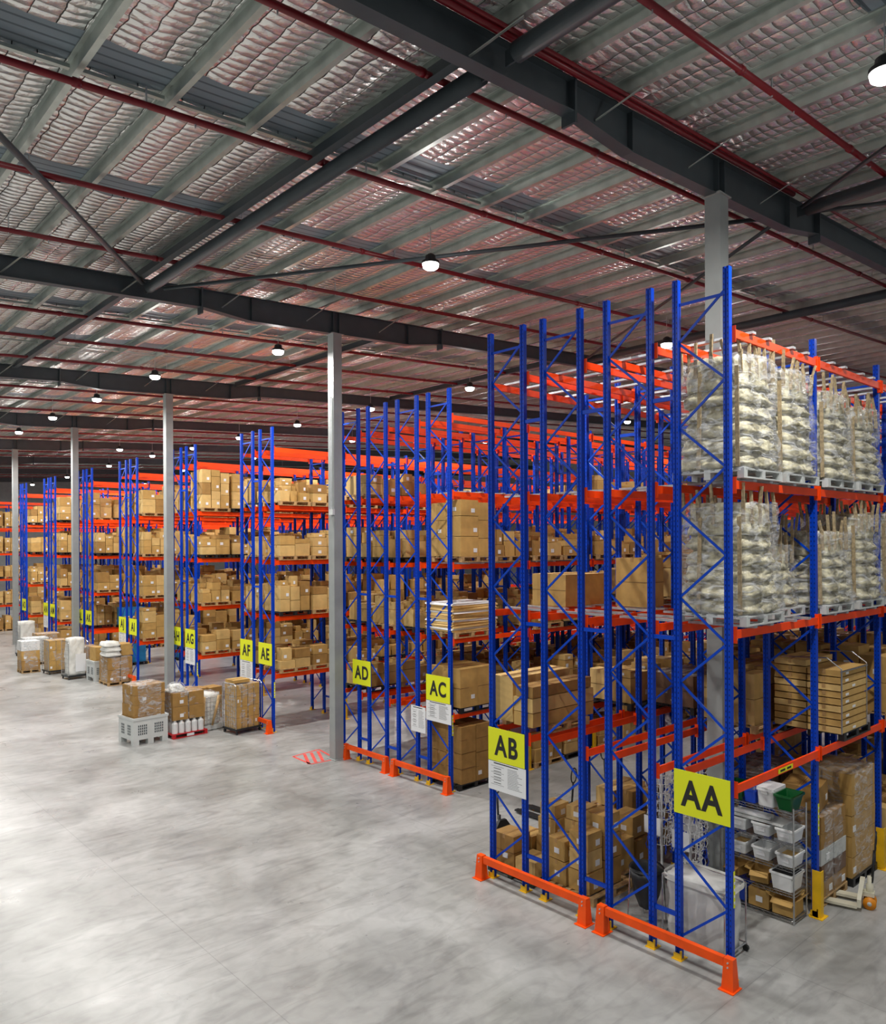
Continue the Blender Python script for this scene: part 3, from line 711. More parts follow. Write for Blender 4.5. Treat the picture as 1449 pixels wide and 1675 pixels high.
# AC row: nearest bay built as seen, then deeper bays
pile(12.92, 13.95, 13.72, 14.82, 0, 1.45, 'on the floor below the AC cartons', pal='black', nx=2, ny=2, ch=(.7, .75), ragged=.05, tone='kraft3')
pile(12.9, 14.1, 13.72, 14.82, 1.865, .95, 'on the lowest AC shelf by the sign', pal='black', nx=2, ny=1, ch=(.93, .95), ragged=.02)
pile(12.95, 14.15, 13.72, 14.82, 5.55, 1.4, 'on the third AC shelf, tall neat stack', pal='wood', nx=2, ny=2, ch=(.45, .48), ragged=.02, tone='kraft')
cell('AC', 0, 1, .7, only=1); cell('AC', 0, 3, .8, only=1)
for b in range(1, 6):
    for l, h in ((0, 1.0), (1, .9), (2, .8), (3, .75), (4, .7)):
        if R.random() < .85: cell('AC', b, l, h, ch=(.25, .5)) if (l < 4 or R.random() < .3) else None
for c in ('inner AC', 'inner AD', 'AD'):
    for b in range(0, 5):
        for l, h in ((1, .75), (2, .95), (3, .95), (4, 1.25 if (b == 0 and c != 'AD') else .8)):
            if b == 0 and c == 'inner AC' and l == 1: continue
            if l == 4 and (b in (1, 2) or (c == 'inner AC' and b > 0) or R.random() < .35): continue
            if R.random() < .85: cell(c, b, l, h, ch=(.3, .6), n=1 if l == 4 and b == 0 and c == 'inner AC' else 2)
# AB side of the near block
for b, l, h, c in ((1, 1, .7, 'AB'), (1, 2, .6, 'AB'), (2, 1, .9, 'AB'), (2, 2, .8, 'AB'), (3, 1, .9, 'AB'), (3, 2, .9, 'AB'), (4, 1, 1, 'AB'), (1, 2, .9, 'inner AB'), (2, 1, .9, 'inner AB'),
                   (2, 2, .9, 'inner AB'), (3, 1, 1, 'inner AB'), (3, 2, 1, 'inner AB'), (1, 1, 1.1, 'inner AA'), (2, 1, 1.2, 'inner AA'), (2, 2, 1.2, 'inner AA'), (3, 1, 1.2, 'inner AA'), (3, 2, 1.2, 'inner AA'),
                   (1, 2, 1.1, 'inner AA'), (2, 0, 1.5, 'inner AA'), (3, 0, 1.4, 'inner AA'), (2, 1, 1.3, 'AA'), (2, 0, 1.5, 'AA'), (3, 0, 1.5, 'AA'), (3, 1, 1.3, 'AA'), (2, 0, 1.1, 'inner AB'), (3, 0, 1.1, 'AB')):
    cell(c, b, l, h, ch=(.4, .65), ragged=.25)
# floor pile beside the AB end
W1 = 'on the green pallets under the AB rack'
for x, y in ((10.75, 9.55), (10.95, 8.4)): add_pallet(x, y, 0, 'green' if y > 9 else 'wood', '%s pallet under the loose cartons beside the AB end' % ('dark green' if y > 9 else 'wooden'))
FP = [(10.45, 9.75, .142, .45, .5, .6), (10.9, 9.7, .142, .4, .45, .5), (10.45, 9.22, .142, .5, .45, .3), (11.0, 9.2, .142, .5, .45, .55), (11.0, 9.2, .69, .45, .4, .35), (11.0, 9.2, 1.04, .4, .35, .25),
      (10.62, 8.68, .142, .42, .45, .4), (10.62, 8.68, .55, .42, .4, .35), (10.62, 8.2, .142, .42, .45, .35), (10.62, 8.2, .5, .42, .42, .35), (10.62, 8.2, .85, .4, .4, .3), (11.1, 8.66, .142, .45, .42, .5), (11.1, 8.66, .65, .45, .42, .45),
      (11.1, 8.66, 1.1, .4, .38, .25), (11.1, 8.2, .142, .45, .45, .45), (11.1, 8.2, .6, .45, .45, .4), (11.1, 8.2, 1.0, .45, .42, .35)]
for i, (x, y, z, a, b, h) in enumerate(FP):
    add_carton(x, y, z, a, b, h, R.uniform(-.06, .06), None, 'brown carton in the floor pile under AB, %s tier, %s' % ('bottom' if z < .2 else 'middle' if z < .9 else 'top', ('left' if y > 9 else 'right') + (' front' if x < 10.8 else ' back')), 2, keep=1)
W2 = 'on the floor under the inner AB rack'
add_pallet(12.0, 8.65, 0, 'wood', 'wooden pallet under the second carton pile in the near block')
for i, (x, y, z, a, b, h) in enumerate([(11.75, 8.9, .142, .5, .45, .45), (11.75, 8.4, .142, .5, .45, .55), (12.25, 8.9, .142, .5, .45, .6), (12.25, 8.4, .142, .5, .5, .45), (12.25, 8.45, .6, .45, .45, .4), (11.75, 8.9, .6, .42, .4, .3)]):
    add_carton(x, y, z, a, b, h, R.uniform(-.1, .1), None, 'brown carton in the second floor pile, %s tier, %s' % ('bottom' if z < .2 else 'top', TIER[i] + ' one'), 2, keep=1)
for i in range(5): add_pallet(13.4, 9.25, .142 * i, 'wood', 'wooden pallet in the small stack of empty pallets behind the cartons, %s from the floor' % TIER[i])
pile(12.9, 13.9, 8.8, 9.7, .712, .45, 'open topped on the stack of empty pallets', pal=None, nx=2, ny=2, ch=(.3, .4))
# flat kraft cartons stacked on the first AA shelf
add_pallet(14.15, 5.68, 2.685, 'black', 'black pallet under the banded stack of flat cartons')
for i in range(10):
    for j in range(2):
        if i > 8 and j == 0: continue
        add_carton(13.97 + j * .0 + R.uniform(-.01, .01), 5.4 + j * .565, 2.83 + i * .118, 1.1 + .0, .55, .118, 0, 'kraft' if i % 3 else 'kraft2', 'long flat brown carton in the banded stack, %s layer, %s half' % ((TIER + ['ninth', 'tenth', 'eleventh'])[i], ('front', 'rear')[j]), 1, keep=1)
# long kraft bundles on the first AB shelf
add_pallet(10.95, 9.35, 2.685, 'wood', 'wooden pallet under the long flat cartons of the AB rack')
for i in range(6):
    add_carton(10.95, 9.68, 2.83 + i * .13, 1.6, .5, .13, R.uniform(-.01, .01), 'kraft2', 'long flat carton in the rear stack of the first AB shelf, %s layer' % TIER[i], 0, keep=1)
add_carton(10.9, 9.1, 2.83, 1.7, .45, .25, 0, 'kraft', 'long brown carton lying lowest at the front of the first AB shelf', 0, keep=1)
add_carton(10.9, 9.1, 3.08, 1.7, .45, .25, 0, 'kraft2', 'long brown carton in the middle at the front of the first AB shelf', 0, keep=1)
add_carton(10.9, 9.1, 3.33, 1.65, .42, .2, .01, 'kraft3', 'long brown carton topmost at the front of the first AB shelf', 0, keep=1)

# rank cartons by how large they show, from the camera's side
def cam_frac():
    vs = []; fs = []
    for c in CART:
        x, y, z = c['p']; w_, d_, h = c['s']; o = len(vs)
        for zz in (z + .004, z + h - .004):
            for yy in (y - d_ / 2 + .004, y + d_ / 2 - .004):
                for xx in (x - w_ / 2 + .004, x + w_ / 2 - .004): vs.append((xx, yy, zz))
        fs += [tuple(o + q for q in f) for f in ((0, 2, 3, 1), (4, 5, 7, 6), (0, 1, 5, 4), (2, 6, 7, 3), (0, 4, 6, 2), (1, 3, 7, 5))]
    t = BVHTree.FromPolygons(vs, fs); eye = Vector((0, 0, EYE))
    for c in CART:
        x, y, z = c['p']; w_, d_, h = c['s']; n = 0
        P = [(x - w_ / 2 - .01, y + d_ * a, z + h * b) for a in (-.3, 0, .3) for b in (.25, .75)] + [(x + w_ * a, y - d_ / 2 - .01, z + h * b) for a in (-.3, 0, .3) for b in (.25, .75)] + [(x + w_ * a, y + d_ * b, z + h + .01) for a in (-.25, .25) for b in (-.25, .25)]
        for p in P:
            p = Vector(p); dv = eye - p; L_ = dv.length
            dd = p.x * math.cos(YAW) + p.y * math.sin(YAW); rr = p.x * math.sin(YAW) - p.y * math.cos(YAW)
            if dd < 1 or abs(F_PX * rr / dd) > 735: continue
            if t.ray_cast(p, dv.normalized(), L_)[0] is None: n += 1
        D = (Vector(c['p']) - eye).length
        c['vis'] = (n / len(P)) * (w_ + d_) * h / D ** 2 * (3 if c['keep'] else 1)
cam_frac()
CART.sort(key=lambda c: -c['vis'])
seen = {}
NC = 290
for c in CART[:NC]:
    o = inst('carton', carton_mesh(*c['s'], c['tone'], c['lab']), c['p'], c['rz'])
    lb = c['label']; seen.setdefault(lb, []).append(o); tag(o, lb, 'carton')
for lb, os_ in seen.items():
    if len(os_) > 1:
        for o in os_: o['group'] = lb.replace('brown carton', 'brown cartons')[:70]
def bulk(items, name, label, cat, mesh_of):
    m = bmesh.new(); mats = []
    allv = []; allf = []; mi = []
    for c in items:
        me = mesh_of(c); o = len(allv); cs, sn = math.cos(c['rz']), math.sin(c['rz']); px, py, pz = c['p']
        for v in me.vertices: allv.append((px + v.co.x * cs - v.co.y * sn, py + v.co.x * sn + v.co.y * cs, pz + v.co.z))
        idx = []
        for mm in me.materials:
            if mm not in mats: mats.append(mm)
            idx.append(mats.index(mm))
        for p in me.polygons: allf.append([o + q for q in p.vertices]); mi.append(idx[p.material_index])
    m.free()
    me = bpy.data.meshes.new(name); me.from_pydata(allv, [], allf)
    for mm in mats: me.materials.append(mm)
    me.polygons.foreach_set('material_index', mi); me.update()
    o = bpy.data.objects.new(name, me); COL.objects.link(o); tag(o, label, cat, kind='stuff'); return o
bulk(CART[NC:], 'carton_stock', 'mass of brown cartons further back in the racks', 'cartons', lambda c: carton_mesh(*c['s'], c['tone'], 1 if c['lab'] else 0))
PALS.sort(key=lambda c: (Vector(c['p']) - Vector((0, 0, EYE))).length)
sp_ = {}
for c in PALS[:200]:
    o = inst('pallet', PAL[c['kind']], c['p'], c['rz']); tag(o, c['label'], 'pallet'); sp_.setdefault(c['label'], []).append(o)
for lb, os_ in sp_.items():
    if len(os_) > 1:
        for o in os_: o['group'] = lb[:60]
if PALS[200:]: bulk(PALS[200:], 'pallet_stock', 'pallets further back in the racks', 'pallets', lambda c: PAL[c['kind']])

# ------------------------------------------------------------------ soft goods and film
def soft_box(w, d, h, nu=14, nv=12, amp=.03, taper=0, seed=0, m=None, waves=0, wamp=.04, closed=True, fl=.0):
    """rounded box with a rippled skin, z from 0 to h"""
    rr = random.Random(seed); ph = [rr.uniform(0, 6.28) for _ in range(12)]
    def nz(a, b): return (math.sin(a * 3 + ph[0] + b * 4) + math.sin(a * 7 + ph[1] - b * 9) * .6 + math.sin(a * 13 + ph[2] + b * 17) * .35 + math.sin(a * 23 + ph[3]) * .25 * math.sin(b * 21 + ph[4])) / 2.2
    N = nu * 4; vs = []; fs = []
    for j in range(nv + 1):
        v = j / nv
        for i in range(N):
            a = 2 * math.pi * i / N; c, s = math.cos(a), math.sin(a); k = 1 / (abs(c) ** 6 + abs(s) ** 6) ** (1 / 6)
            t = 1 - taper * v + fl * (1 - v) ** 3; bulge = (wamp * (1.9 * min(v * 5, 1) * (1 - v) ** .8 - .35) if waves == 1 else wamp * abs(math.sin(math.pi * v * waves)) ** .6) if waves else 0
            r = amp * nz(a, v * 2.0)
            x = c * k * (w / 2) * t + c * (bulge + r); y = s * k * (d / 2) * t + s * (bulge + r)
            vs.append((x, y, h * v + amp * .5 * nz(a * 2, v + 5) * (1 if 0 < j else 0)))
    for j in range(nv):
        for i in range(N): fs.append((j * N + i, j * N + (i + 1) % N, (j + 1) * N + (i + 1) % N, (j + 1) * N + i))
    if closed:
        top = len(vs); vs.append((0, 0, h + amp)); fs += [(nv * N + i, nv * N + (i + 1) % N, top) for i in range(N)]
        vs.append((0, 0, 0)); fs += [((i + 1) % N, i, top + 1) for i in range(N)]
    return MB().add(vs, fs, m)
def sack_load(x, y, z, h, seed, label, w=1.14, d=1.12, tiers=5, pal='grey', film=True):
    t = thing('wrapped_sack_load', label, 'pallet load', (x, y, z)); rr = random.Random(seed)
    inst('pallet', PAL[pal], parent=t)
    th = (h - .02) / (tiers + 1.2); zz = .142
    for k in range(tiers):
        f = 1.0 - .035 * k + rr.uniform(-.02, .02)
        soft_box(w * f * .9, d * f * .9, th * 1.02, 18, 8, .035, 0, seed * 7 + k, M['sack'], 1, .07).build('sack_layer', t, smooth=True, loc=(rr.uniform(-.015, .015), rr.uniform(-.015, .015), zz)); zz += th
    th2 = th * 2.0
    soft_box(w * .84, d * .84, th2, 14, 7, .035, .1, seed * 7 + 9, M['sack'], 0).build('sack_layer', t, smooth=True, loc=(0, 0, zz)); zz += th2
    n = 0
    for i in range(5):
        for j in (-1, 1):
            for ax in (0, 1):
                if ax == 1 and i in (0, 4): continue
                u = -.42 + .21 * i; px, py = (u * w, j * .41 * d) if ax == 0 else (j * .41 * w, u * d)
                hh_ = rr.uniform(.16, .34); lx, ly = rr.uniform(-.06, .06), rr.uniform(-.06, .06)
                m = MB().bar((px, py, zz - .3), (px + lx * .3, py + ly * .3, zz + .03), .055, .018, M['strap'])
                m.bar((px + lx * .3, py + ly * .3, zz + .0), (px + lx, py + ly, zz + hh_), .04, .03, M['strap'])
                m.build('strap_loop', t)
    for (sx, sy, u) in ((-1, 0, .05 + .1 * rr.random()), (-1, 0, -.42)):
        a = (sx * w * .53, u * d)
        MB().bar((a[0], a[1], .16), (a[0] * .93, a[1] * .93, zz - .2), .06, .012, M['strap']).build('side_strap', t)
    if film:
        f = soft_box(w * 1.03, d * 1.03, zz - .1, 16, 14, .05, .1, seed + 50, M['film'], tiers + 1, .035, closed=False, fl=.03)
        f.build('stretch_film', t, smooth=True, loc=(0, 0, .1))
    return t
Yc = 5.29 + .39
sack_load(10.75, Yc, 6.89, 1.45, 3, 'film wrapped load of beige sacks on the upper AA shelf, nearest the end')
sack_load(12.05, Yc, 6.89, 1.42, 5, 'film wrapped load of beige sacks on the upper AA shelf, second from the end')
sack_load(13.55, Yc, 6.89, 1.3, 6, 'film wrapped load of beige sacks on the upper AA shelf, third from the end')
sack_load(14.85, Yc, 6.89, 1.2, 8, 'film wrapped load of beige sacks on the upper AA shelf at the right edge')
sack_load(10.8, Yc, 4.84, 1.42, 13, 'film wrapped load of beige sacks on the middle AA shelf, nearest the end')
sack_load(12.1, Yc + .25, 4.84, .85, 16, 'low dark wrapped sack load set back on the middle AA shelf', tiers=3, w=1.0, d=1.0)
sack_load(13.45, Yc, 4.84, 1.05, 14, 'smaller film wrapped load of sacks on the middle AA shelf, second bay', tiers=4)
sack_load(14.85, Yc, 4.84, 1.35, 15, 'film wrapped sack load on the middle AA shelf at the right edge')
sack_load(16.3, Yc, 4.84, 1.4, 21, 'film wrapped sack load half cut off at the right edge, middle shelf')

def wrapped_cartons(x, y, z, w, d, h, label, nx=2, ny=2, nz=4, seed=1, tone=None, pal='wood', rz=0, film=True, tones=None, palrz=0):
    t = thing('wrapped_pallet_load', label, 'pallet load', (x, y, z), rz); rr = random.Random(seed); zz = 0
    if pal:
        p = inst('pallet', PAL[pal], parent=t); zz = .142; p.scale = (w / 1.16 * 1.02, d / 1.1 * 1.02, 1)
    ch = (h - zz) / nz
    for k in range(nz):
        for i in range(nx):
            for j in range(ny):
                tn = tones[k % len(tones)] if tones else (tone or rr.choice(KR))
                c = inst('carton', carton_mesh(w / nx, d / ny, ch, tn, 1 if rr.random() < .4 else 0), (-w / 2 + w / nx * (i + .5) + rr.uniform(-.008, .008), -d / 2 + d / ny * (j + .5), zz + k * ch), rr.uniform(-.01, .01), parent=t)
                me_h = max(.1, round(ch * 20) / 20 - .008); c.scale = (1, 1, ch / (me_h + .004))
    if film: soft_box(w * 1.01, d * 1.01, h - zz + .03, 12, 12, .012, .0, seed + 90, M['film']).build('stretch_film', t, smooth=True, loc=(0, 0, zz - .01))
    return t
# wrapped stacks on the floor at the right, in the second AA bay
wrapped_cartons(13.62, 5.72, 0, 1.05, .8, 1.48, 'film wrapped stack of white printed cartons beside the wire shelving', nx=2, ny=2, nz=5, seed=3, tones=['kraft3', 'brownwrap', 'greyp', 'kraft3', 'kraft3'])
add = wrapped_cartons(14.85, 5.8, 0, 1.1, 1.05, 1.95, 'tall film wrapped carton stack behind the pallet jack', nx=1, ny=2, nz=5, seed=4, tone='kraft', pal='black')
wrapped_cartons(13.5, 6.95, 0, 1.1, 1.0, 1.9, 'dark film wrapped carton stack behind the wire shelving', nx=2, ny=2, nz=4, seed=6, tone='brownwrap', pal='wood')
wrapped_cartons(14.75, 6.98, 0, 1.1, 1.0, 1.75, 'film wrapped brown load set back under the AA rack', nx=2, ny=2, nz=4, seed=7, tone='brownwrap', pal='wood')
t = tag(inst('carton', carton_mesh(.7, .6, .4, 'kraft3', 1), (13.5, 5.75, 1.52), .2), 'brown carton on top of the white wrapped stack', 'carton')
wrapped_cartons(14.1, 8.3, 2.685, 1.15, .9, .75, 'film wrapped dark brown load on the first shelf in the near block middle', nx=2, ny=1, nz=2, seed=9, tone='brownwrap', pal='black')
# kraft slabs on AC second shelf
t = thing('flat_bundle_stack', 'stack of thin white and kraft flat bundles on the AC second shelf', 'bundle stack', (13.35, 14.27, 3.705))
inst('pallet', PAL['wood'], parent=t)
for k in range(14):
    MB().box(-.62, .9 + R.uniform(-.05, .03), -.5, .52, 0, .047, M['white' if k % 4 == 1 else 'kraft2'], lambda v: (v[0] + R.uniform(-.03, .03), v[1] + R.uniform(-.03, .03), v[2])).build('bundle', t, loc=(0, 0, .145 + k * .05))
# big cartons on AB second shelf and neighbours
for x, y, z, a, b, h, l in ((11.75, 9.4, 4.842, 1.3, .8, .62, 'large plain brown carton on the second AB shelf'), (12.25, 8.2, 4.842, .5, .7, .9, 'tall plain brown carton standing on the inner AB shelf'), (10.55, 8.2, 4.842, .0, .0, .0, '')):
    if h: tag(inst('carton', carton_mesh(a, b, h, 'kraft', 0), (x, y, z)), l, 'carton')
# banding on the flat stack
t = thing('banding', 'clear banding straps round the flat carton stack', 'strap', (0, 0, 0)); m = MB()
for x in (13.43, 14.51): m.tube([(x, 5.115, 2.83), (x, 5.115, 3.9), (x, 5.35, 4.07), (x, 6.1, 4.02)], .012, M['chrome'], 6)
m.tube([(13.4, 5.11, 3.86), (14.54, 5.11, 3.86)], .014, M['chrome'], 6); m.build('strap', t)

# ------------------------------------------------------------------ wire shelving with tubs
def rpoly(w, d, r=.03, n=3):
    out = []
    for cx, cy, a0 in ((w / 2 - r, d / 2 - r, 0), (-w / 2 + r, d / 2 - r, 90), (-w / 2 + r, -d / 2 + r, 180), (w / 2 - r, -d / 2 + r, 270)):
        for i in range(n + 1): a = math.radians(a0 + 90 * i / n); out.append((cx + r * math.cos(a), cy + r * math.sin(a)))
    return out
def tub_mesh(w, d, h, m, wall=.012, tap=.86, rim=.02):
    b = MB(); P = rpoly(w, d); n = len(P); vs = []; fs = []
    rings = [(tap, 0), (1, h - .03), (1 + rim * 2 / w, h - .03), (1 + rim * 2 / w, h), (1 - wall * 2 / w, h), (tap - wall * 2 / w, wall)]
    for k, z in rings: vs += [(x * k, y * k, z) for x, y in P]
    for r in range(len(rings) - 1):
        for i in range(n): fs.append((r * n + i, r * n + (i + 1) % n, (r + 1) * n + (i + 1) % n, (r + 1) * n + i))
    fs.append(tuple(range(n))[::-1]); fs.append(tuple((len(rings) - 1) * n + i for i in range(n)))
    return b.add(vs, fs, m).mesh('tub')
SX, SY, SW, SD = 12.42, 5.98, .46, 1.22     # depth along X, length along Y
t = thing('wire_shelving', 'chrome wire shelving full of white tubs beside the AA upright', 'shelving', (SX, SY, 0))
SH = [.08, .47, .86, 1.25, 1.74]
for sx in (-1, 1):
    for sy in (-1, 1):
        p = MB().tube([(sx * SW / 2, sy * SD / 2, 0), (sx * SW / 2, sy * SD / 2, 1.83)], .013, M['chrome'], 8).build('post', t)
for z in SH:
    m = MB()
    for sx in (-1, 1):
        for dz in (0, -.045): m.tube([(sx * SW / 2, -SD / 2, z + dz), (sx * SW / 2, SD / 2, z + dz)], .0045, M['chrome'], 5)
        pts = [(sx * SW / 2, -SD / 2 + SD * i / 24, z - (.045 if i % 2 else 0)) for i in range(25)]; m.tube(pts, .003, M['chrome'], 4)
    for sy in (-1, 1):
        for dz in (0, -.045): m.tube([(-SW / 2, sy * SD / 2, z + dz), (SW / 2, sy * SD / 2, z + dz)], .0045, M['chrome'], 5)
    for i in range(41): m.bar((-SW / 2, -SD / 2 + SD * (i + .5) / 41, z + .002), (SW / 2, -SD / 2 + SD * (i + .5) / 41, z + .002), .004, .004, M['chrome'])
    m.build('wire_shelf', t)
tub_w = tub_mesh(.40, .29, .2, M['clearp'])
fill = MB().box(-.15, .15, -.11, .11, .015, .15, M['kraft2']).mesh('contents')
TL = ['lower', 'upper']
for r, z in enumerate((1.25, .86)):
    for i, y in enumerate((-.45, -.06, .34)):
        o = thing('storage_tub', 'white storage tub, %s one from the right on the %s tub shelf' % (ORD[i], ('upper', 'lower')[r]), 'tub', (SX, SY + y, z + .006)); inst('tub_shell', tub_w, parent=o)
        MB().box(-.205, -.192, -.07, .07, .07, .13, M['paper']).build('paper_label', o)
        if (r + i) % 2: inst('contents', fill, parent=o)
o = thing('storage_tub', 'clear lidded tub at the right of the fourth shelf down', 'tub', (SX, SY - .4, .476)); inst('tub_shell', tub_mesh(.42, .36, .27, M['clearp']), parent=o); MB().box(-.2, .2, -.17, .17, .2, .262, M['blackp']).build('contents', o); 
def open_box(x, y, z, w, d, h, rz, label, name='open_carton', tone='kraft'):
    t = thing(name, label, 'carton', (x, y, z), rz); m = MB(); T = M[tone]; k = .006
    m.box(-w / 2, w / 2, -d / 2, d / 2, 0, k, T); m.box(-w / 2, -w / 2 + k, -d / 2, d / 2, k, h, T); m.box(w / 2 - k, w / 2, -d / 2, d / 2, k, h, T)
    m.box(-w / 2 + k, w / 2 - k, -d / 2, -d / 2 + k, k, h, T); m.box(-w / 2 + k, w / 2 - k, d / 2 - k, d / 2, k, h, T); m.build('carton_body', t)
    for s in (-1, 1):
        f = MB().bar((s * (w / 2 - .003), 0, h), (s * (w / 2 + .08), 0, h + .05 * (1 if s < 0 else -1.2)), .005, .005, T)
        a = MB(); x0 = s * w / 2; x1 = s * (w / 2 + .1); z1 = h + (-.05 if s < 0 else .06)
        a.add([(x0, -d / 2, h), (x0, d / 2, h), (x1, d / 2, z1), (x1, -d / 2, z1), (x0, -d / 2, h + .005), (x0, d / 2, h + .005), (x1, d / 2, z1 + .005), (x1, -d / 2, z1 + .005)],
              [(3, 2, 1, 0), (4, 5, 6, 7), (0, 1, 5, 4), (1, 2, 6, 5), (2, 3, 7, 6), (3, 0, 4, 7)], T).build('flap', t)
        b = MB(); y0 = s * d / 2; y1 = s * (d / 2 + .09); z1 = h + (.07 if s < 0 else .03)
        b.add([(-w / 2, y0, h), (w / 2, y0, h), (w / 2, y1, z1), (-w / 2, y1, z1), (-w / 2, y0, h + .005), (w / 2, y0, h + .005), (w / 2, y1, z1 + .005), (-w / 2, y1, z1 + .005)],
              [(3, 2, 1, 0), (4, 5, 6, 7), (0, 1, 5, 4), (1, 2, 6, 5), (2, 3, 7, 6), (3, 0, 4, 7)], T).build('flap', t)
    return t
open_box(SX - .01, SY + .02, .476, .32, .28, .17, .25, 'open brown carton in the middle of the fourth shelf down')
open_box(SX - .01, SY + .42, .476, .3, .26, .14, -.2, 'open brown carton at the left of the fourth shelf down')
tag(inst('carton', carton_mesh(.4, .36, .3, 'kraft', 2), (SX, SY - .02, .086)), 'brown carton with white label on the lowest wire shelf', 'carton')
open_box(SX, SY - .41, .086, .38, .34, .24, .05, 'open brown carton with torn flaps at the lowest shelf corner', tone='kraft')
o = thing('storage_tub', 'blue tub at the left end of the lowest wire shelf', 'tub', (SX, SY + .36, .086)); inst('tub_shell', tub_mesh(.36, .3, .24, M['bluep']), parent=o)
o = thing('storage_basket', 'dark green open basket on the top shelf corner', 'basket', (SX - .02, SY - .45, 1.746)); inst('basket_shell', tub_mesh(.42, .29, .25, M['greenp'], tap=.72, rim=.025), parent=o)
o = thing('storage_tub', 'white lidded tub beside the green basket on the top shelf', 'tub', (SX, SY - .145, 1.746)); inst('tub_shell', tub_mesh(.42, .27, .28, M['clearp'], tap=.92), parent=o); MB().prism(rpoly(.45, .29), .281, .3, M['white']).build('lid', o)
MB().box(-.226, -.216, -.05, .05, .2, .3, M['greyp']).build('clip', o)
o = thing('storage_tub', 'bright blue open tub on the top wire shelf', 'tub', (SX - .03, SY + .12, 1.746)); inst('tub_shell', tub_mesh(.36, .2, .22, M['bluep'], tap=.9), parent=o)
o = thing('plastic_bag', 'crumpled clear plastic bag sitting in the blue top shelf tub', 'bag', (SX - .03, SY + .12, 1.77)); soft_box(.2, .13, .3, 8, 8, .03, .3, 77, M['film'], 0).build('bag_skin', o, smooth=True)
o = thing('storage_basket', 'dark green basket at the left end of the top shelf', 'basket', (SX + .02, SY + .42, 1.746)); inst('basket_shell', tub_mesh(.3, .24, .24, M['greenp'], tap=.8), parent=o)
m = MB().tube([(0, 0, 0), (0, 0, .16), (0, 0, .19), (0, 0, .22)], [.035, .035, .014, .014], M['greenp'], 10); o = m.build('spray_bottle', smooth=True, loc=(SX - .18, SY + .28, 1.746)); tag(o, 'green spray bottle before the left basket on the top shelf', 'bottle')
for i, y in enumerate((.1, .35)):
    o = MB().tube([(0, -.3, 0), (0, .3, 0)], .04, M['white'], 10).build('paper_roll', smooth=True, loc=(SX - .1 + i * .1, SY + .12, 1.5 + .0)); tag(o, 'white paper roll lying under the top wire shelf, %s one' % ('front', 'rear')[i], 'roll')
    o.location.z = 1.297 + 0
    o.location.z = 1.54
tag(MB().box(-.2, .2, -.5, .5, 0, .02, M['greyp']).build('shelf_board', loc=(SX, SY + .08, 1.478)), 'thin grey board holding paper rolls under the top shelf', 'board')

# ------------------------------------------------------------------ pallet jacks
def pallet_jack(x, y, rz, label, body='cream', steer=0, scale=1, dark=False):
    t = thing('pallet_jack', label, 'pallet jack', (x, y, 0), rz); B = M['blackp'] if dark else M[body]
    for s in (-1, 1):
        m = MB(); m.box(-1.15, .0, s * .19 - .08, s * .19 + .08, .045, .085, B); m.taper(-1.18, s * .19, .04, .08, .05, .05, .03, .06, B); m.build('fork', t)
        w_ = MB().tube([(-1.02, s * .19 - .03, .04), (-1.02, s * .19 + .03, .04)], .038, M['amber'], 12); w_.build('fork_wheel', t, smooth=True)
    m = MB(); m.box(.0, .06, -.27, .27, .07, .2, B)
    vs = [(0, -.27, .2), (0, .27, .2), (.06, .27, .2), (.06, -.27, .2), (.03, -.08, .46), (.03, .08, .46), (.1, .08, .46), (.1, -.08, .46)]
    m.add(vs, [(3, 2, 1, 0), (4, 5, 6, 7), (0, 1, 5, 4), (1, 2, 6, 5), (2, 3, 7, 6), (3, 0, 4, 7)], B); m.build('chassis', t)
    MB().tube([(.17, 0, .2), (.17, 0, .38), (.17, 0, .4), (.17, 0, .52)], [.055, .055, .035, .035], B, 12).build('pump', t, smooth=True)
    MB().box(.06, .24, -.07, .07, .2, .27, B).build('pump_bracket', t)
    for s in (-1, 1):
        MB().tube([(.17, s * .05, .1), (.17, s * .11, .1)], .098, M['amber'], 20).build('steer_wheel', t, smooth=True)
        MB().tube([(.17, s * .045, .1), (.17, s * .115, .1)], .035, M['greyp'], 12).build('wheel_hub', t.children[-1], smooth=True)
    MB().box(.14, .2, -.045, .045, .1, .2, M['blackp']).build('fork_head', t)
    MB().tube([(.2, 0, .42), (.24, 0, .95)], .022, M['blackp'], 10).build('handle_shaft', t, smooth=True)
    pts = [(.24, 0, .93)] + [(.245 + .02 * math.sin(a / 2), .09 * math.sin(a), 1.1 - .16 * math.cos(a)) for a in [math.radians(20 + 320 * i / 14) for i in range(15)]]
    MB().tube(pts[1:], .014, M['blackp'], 8, closed=True).build('handle_loop', t, smooth=True)
    return t
pallet_jack(13.66, 4.96, math.radians(-74), 'cream hand pallet jack with amber wheels beside the white wrapped stack')
pallet_jack(11.3, 10.75, math.radians(80), 'black handled pallet jack showing left inside the AB frame', dark=True)
pallet_jack(14.9, 10.75, math.radians(80), 'black handled pallet jack standing further back in the AB aisle', dark=True)
pallet_jack(13.0, 10.6, math.radians(-90), 'pallet jack with only its loop handle showing behind the AB cartons', dark=True)

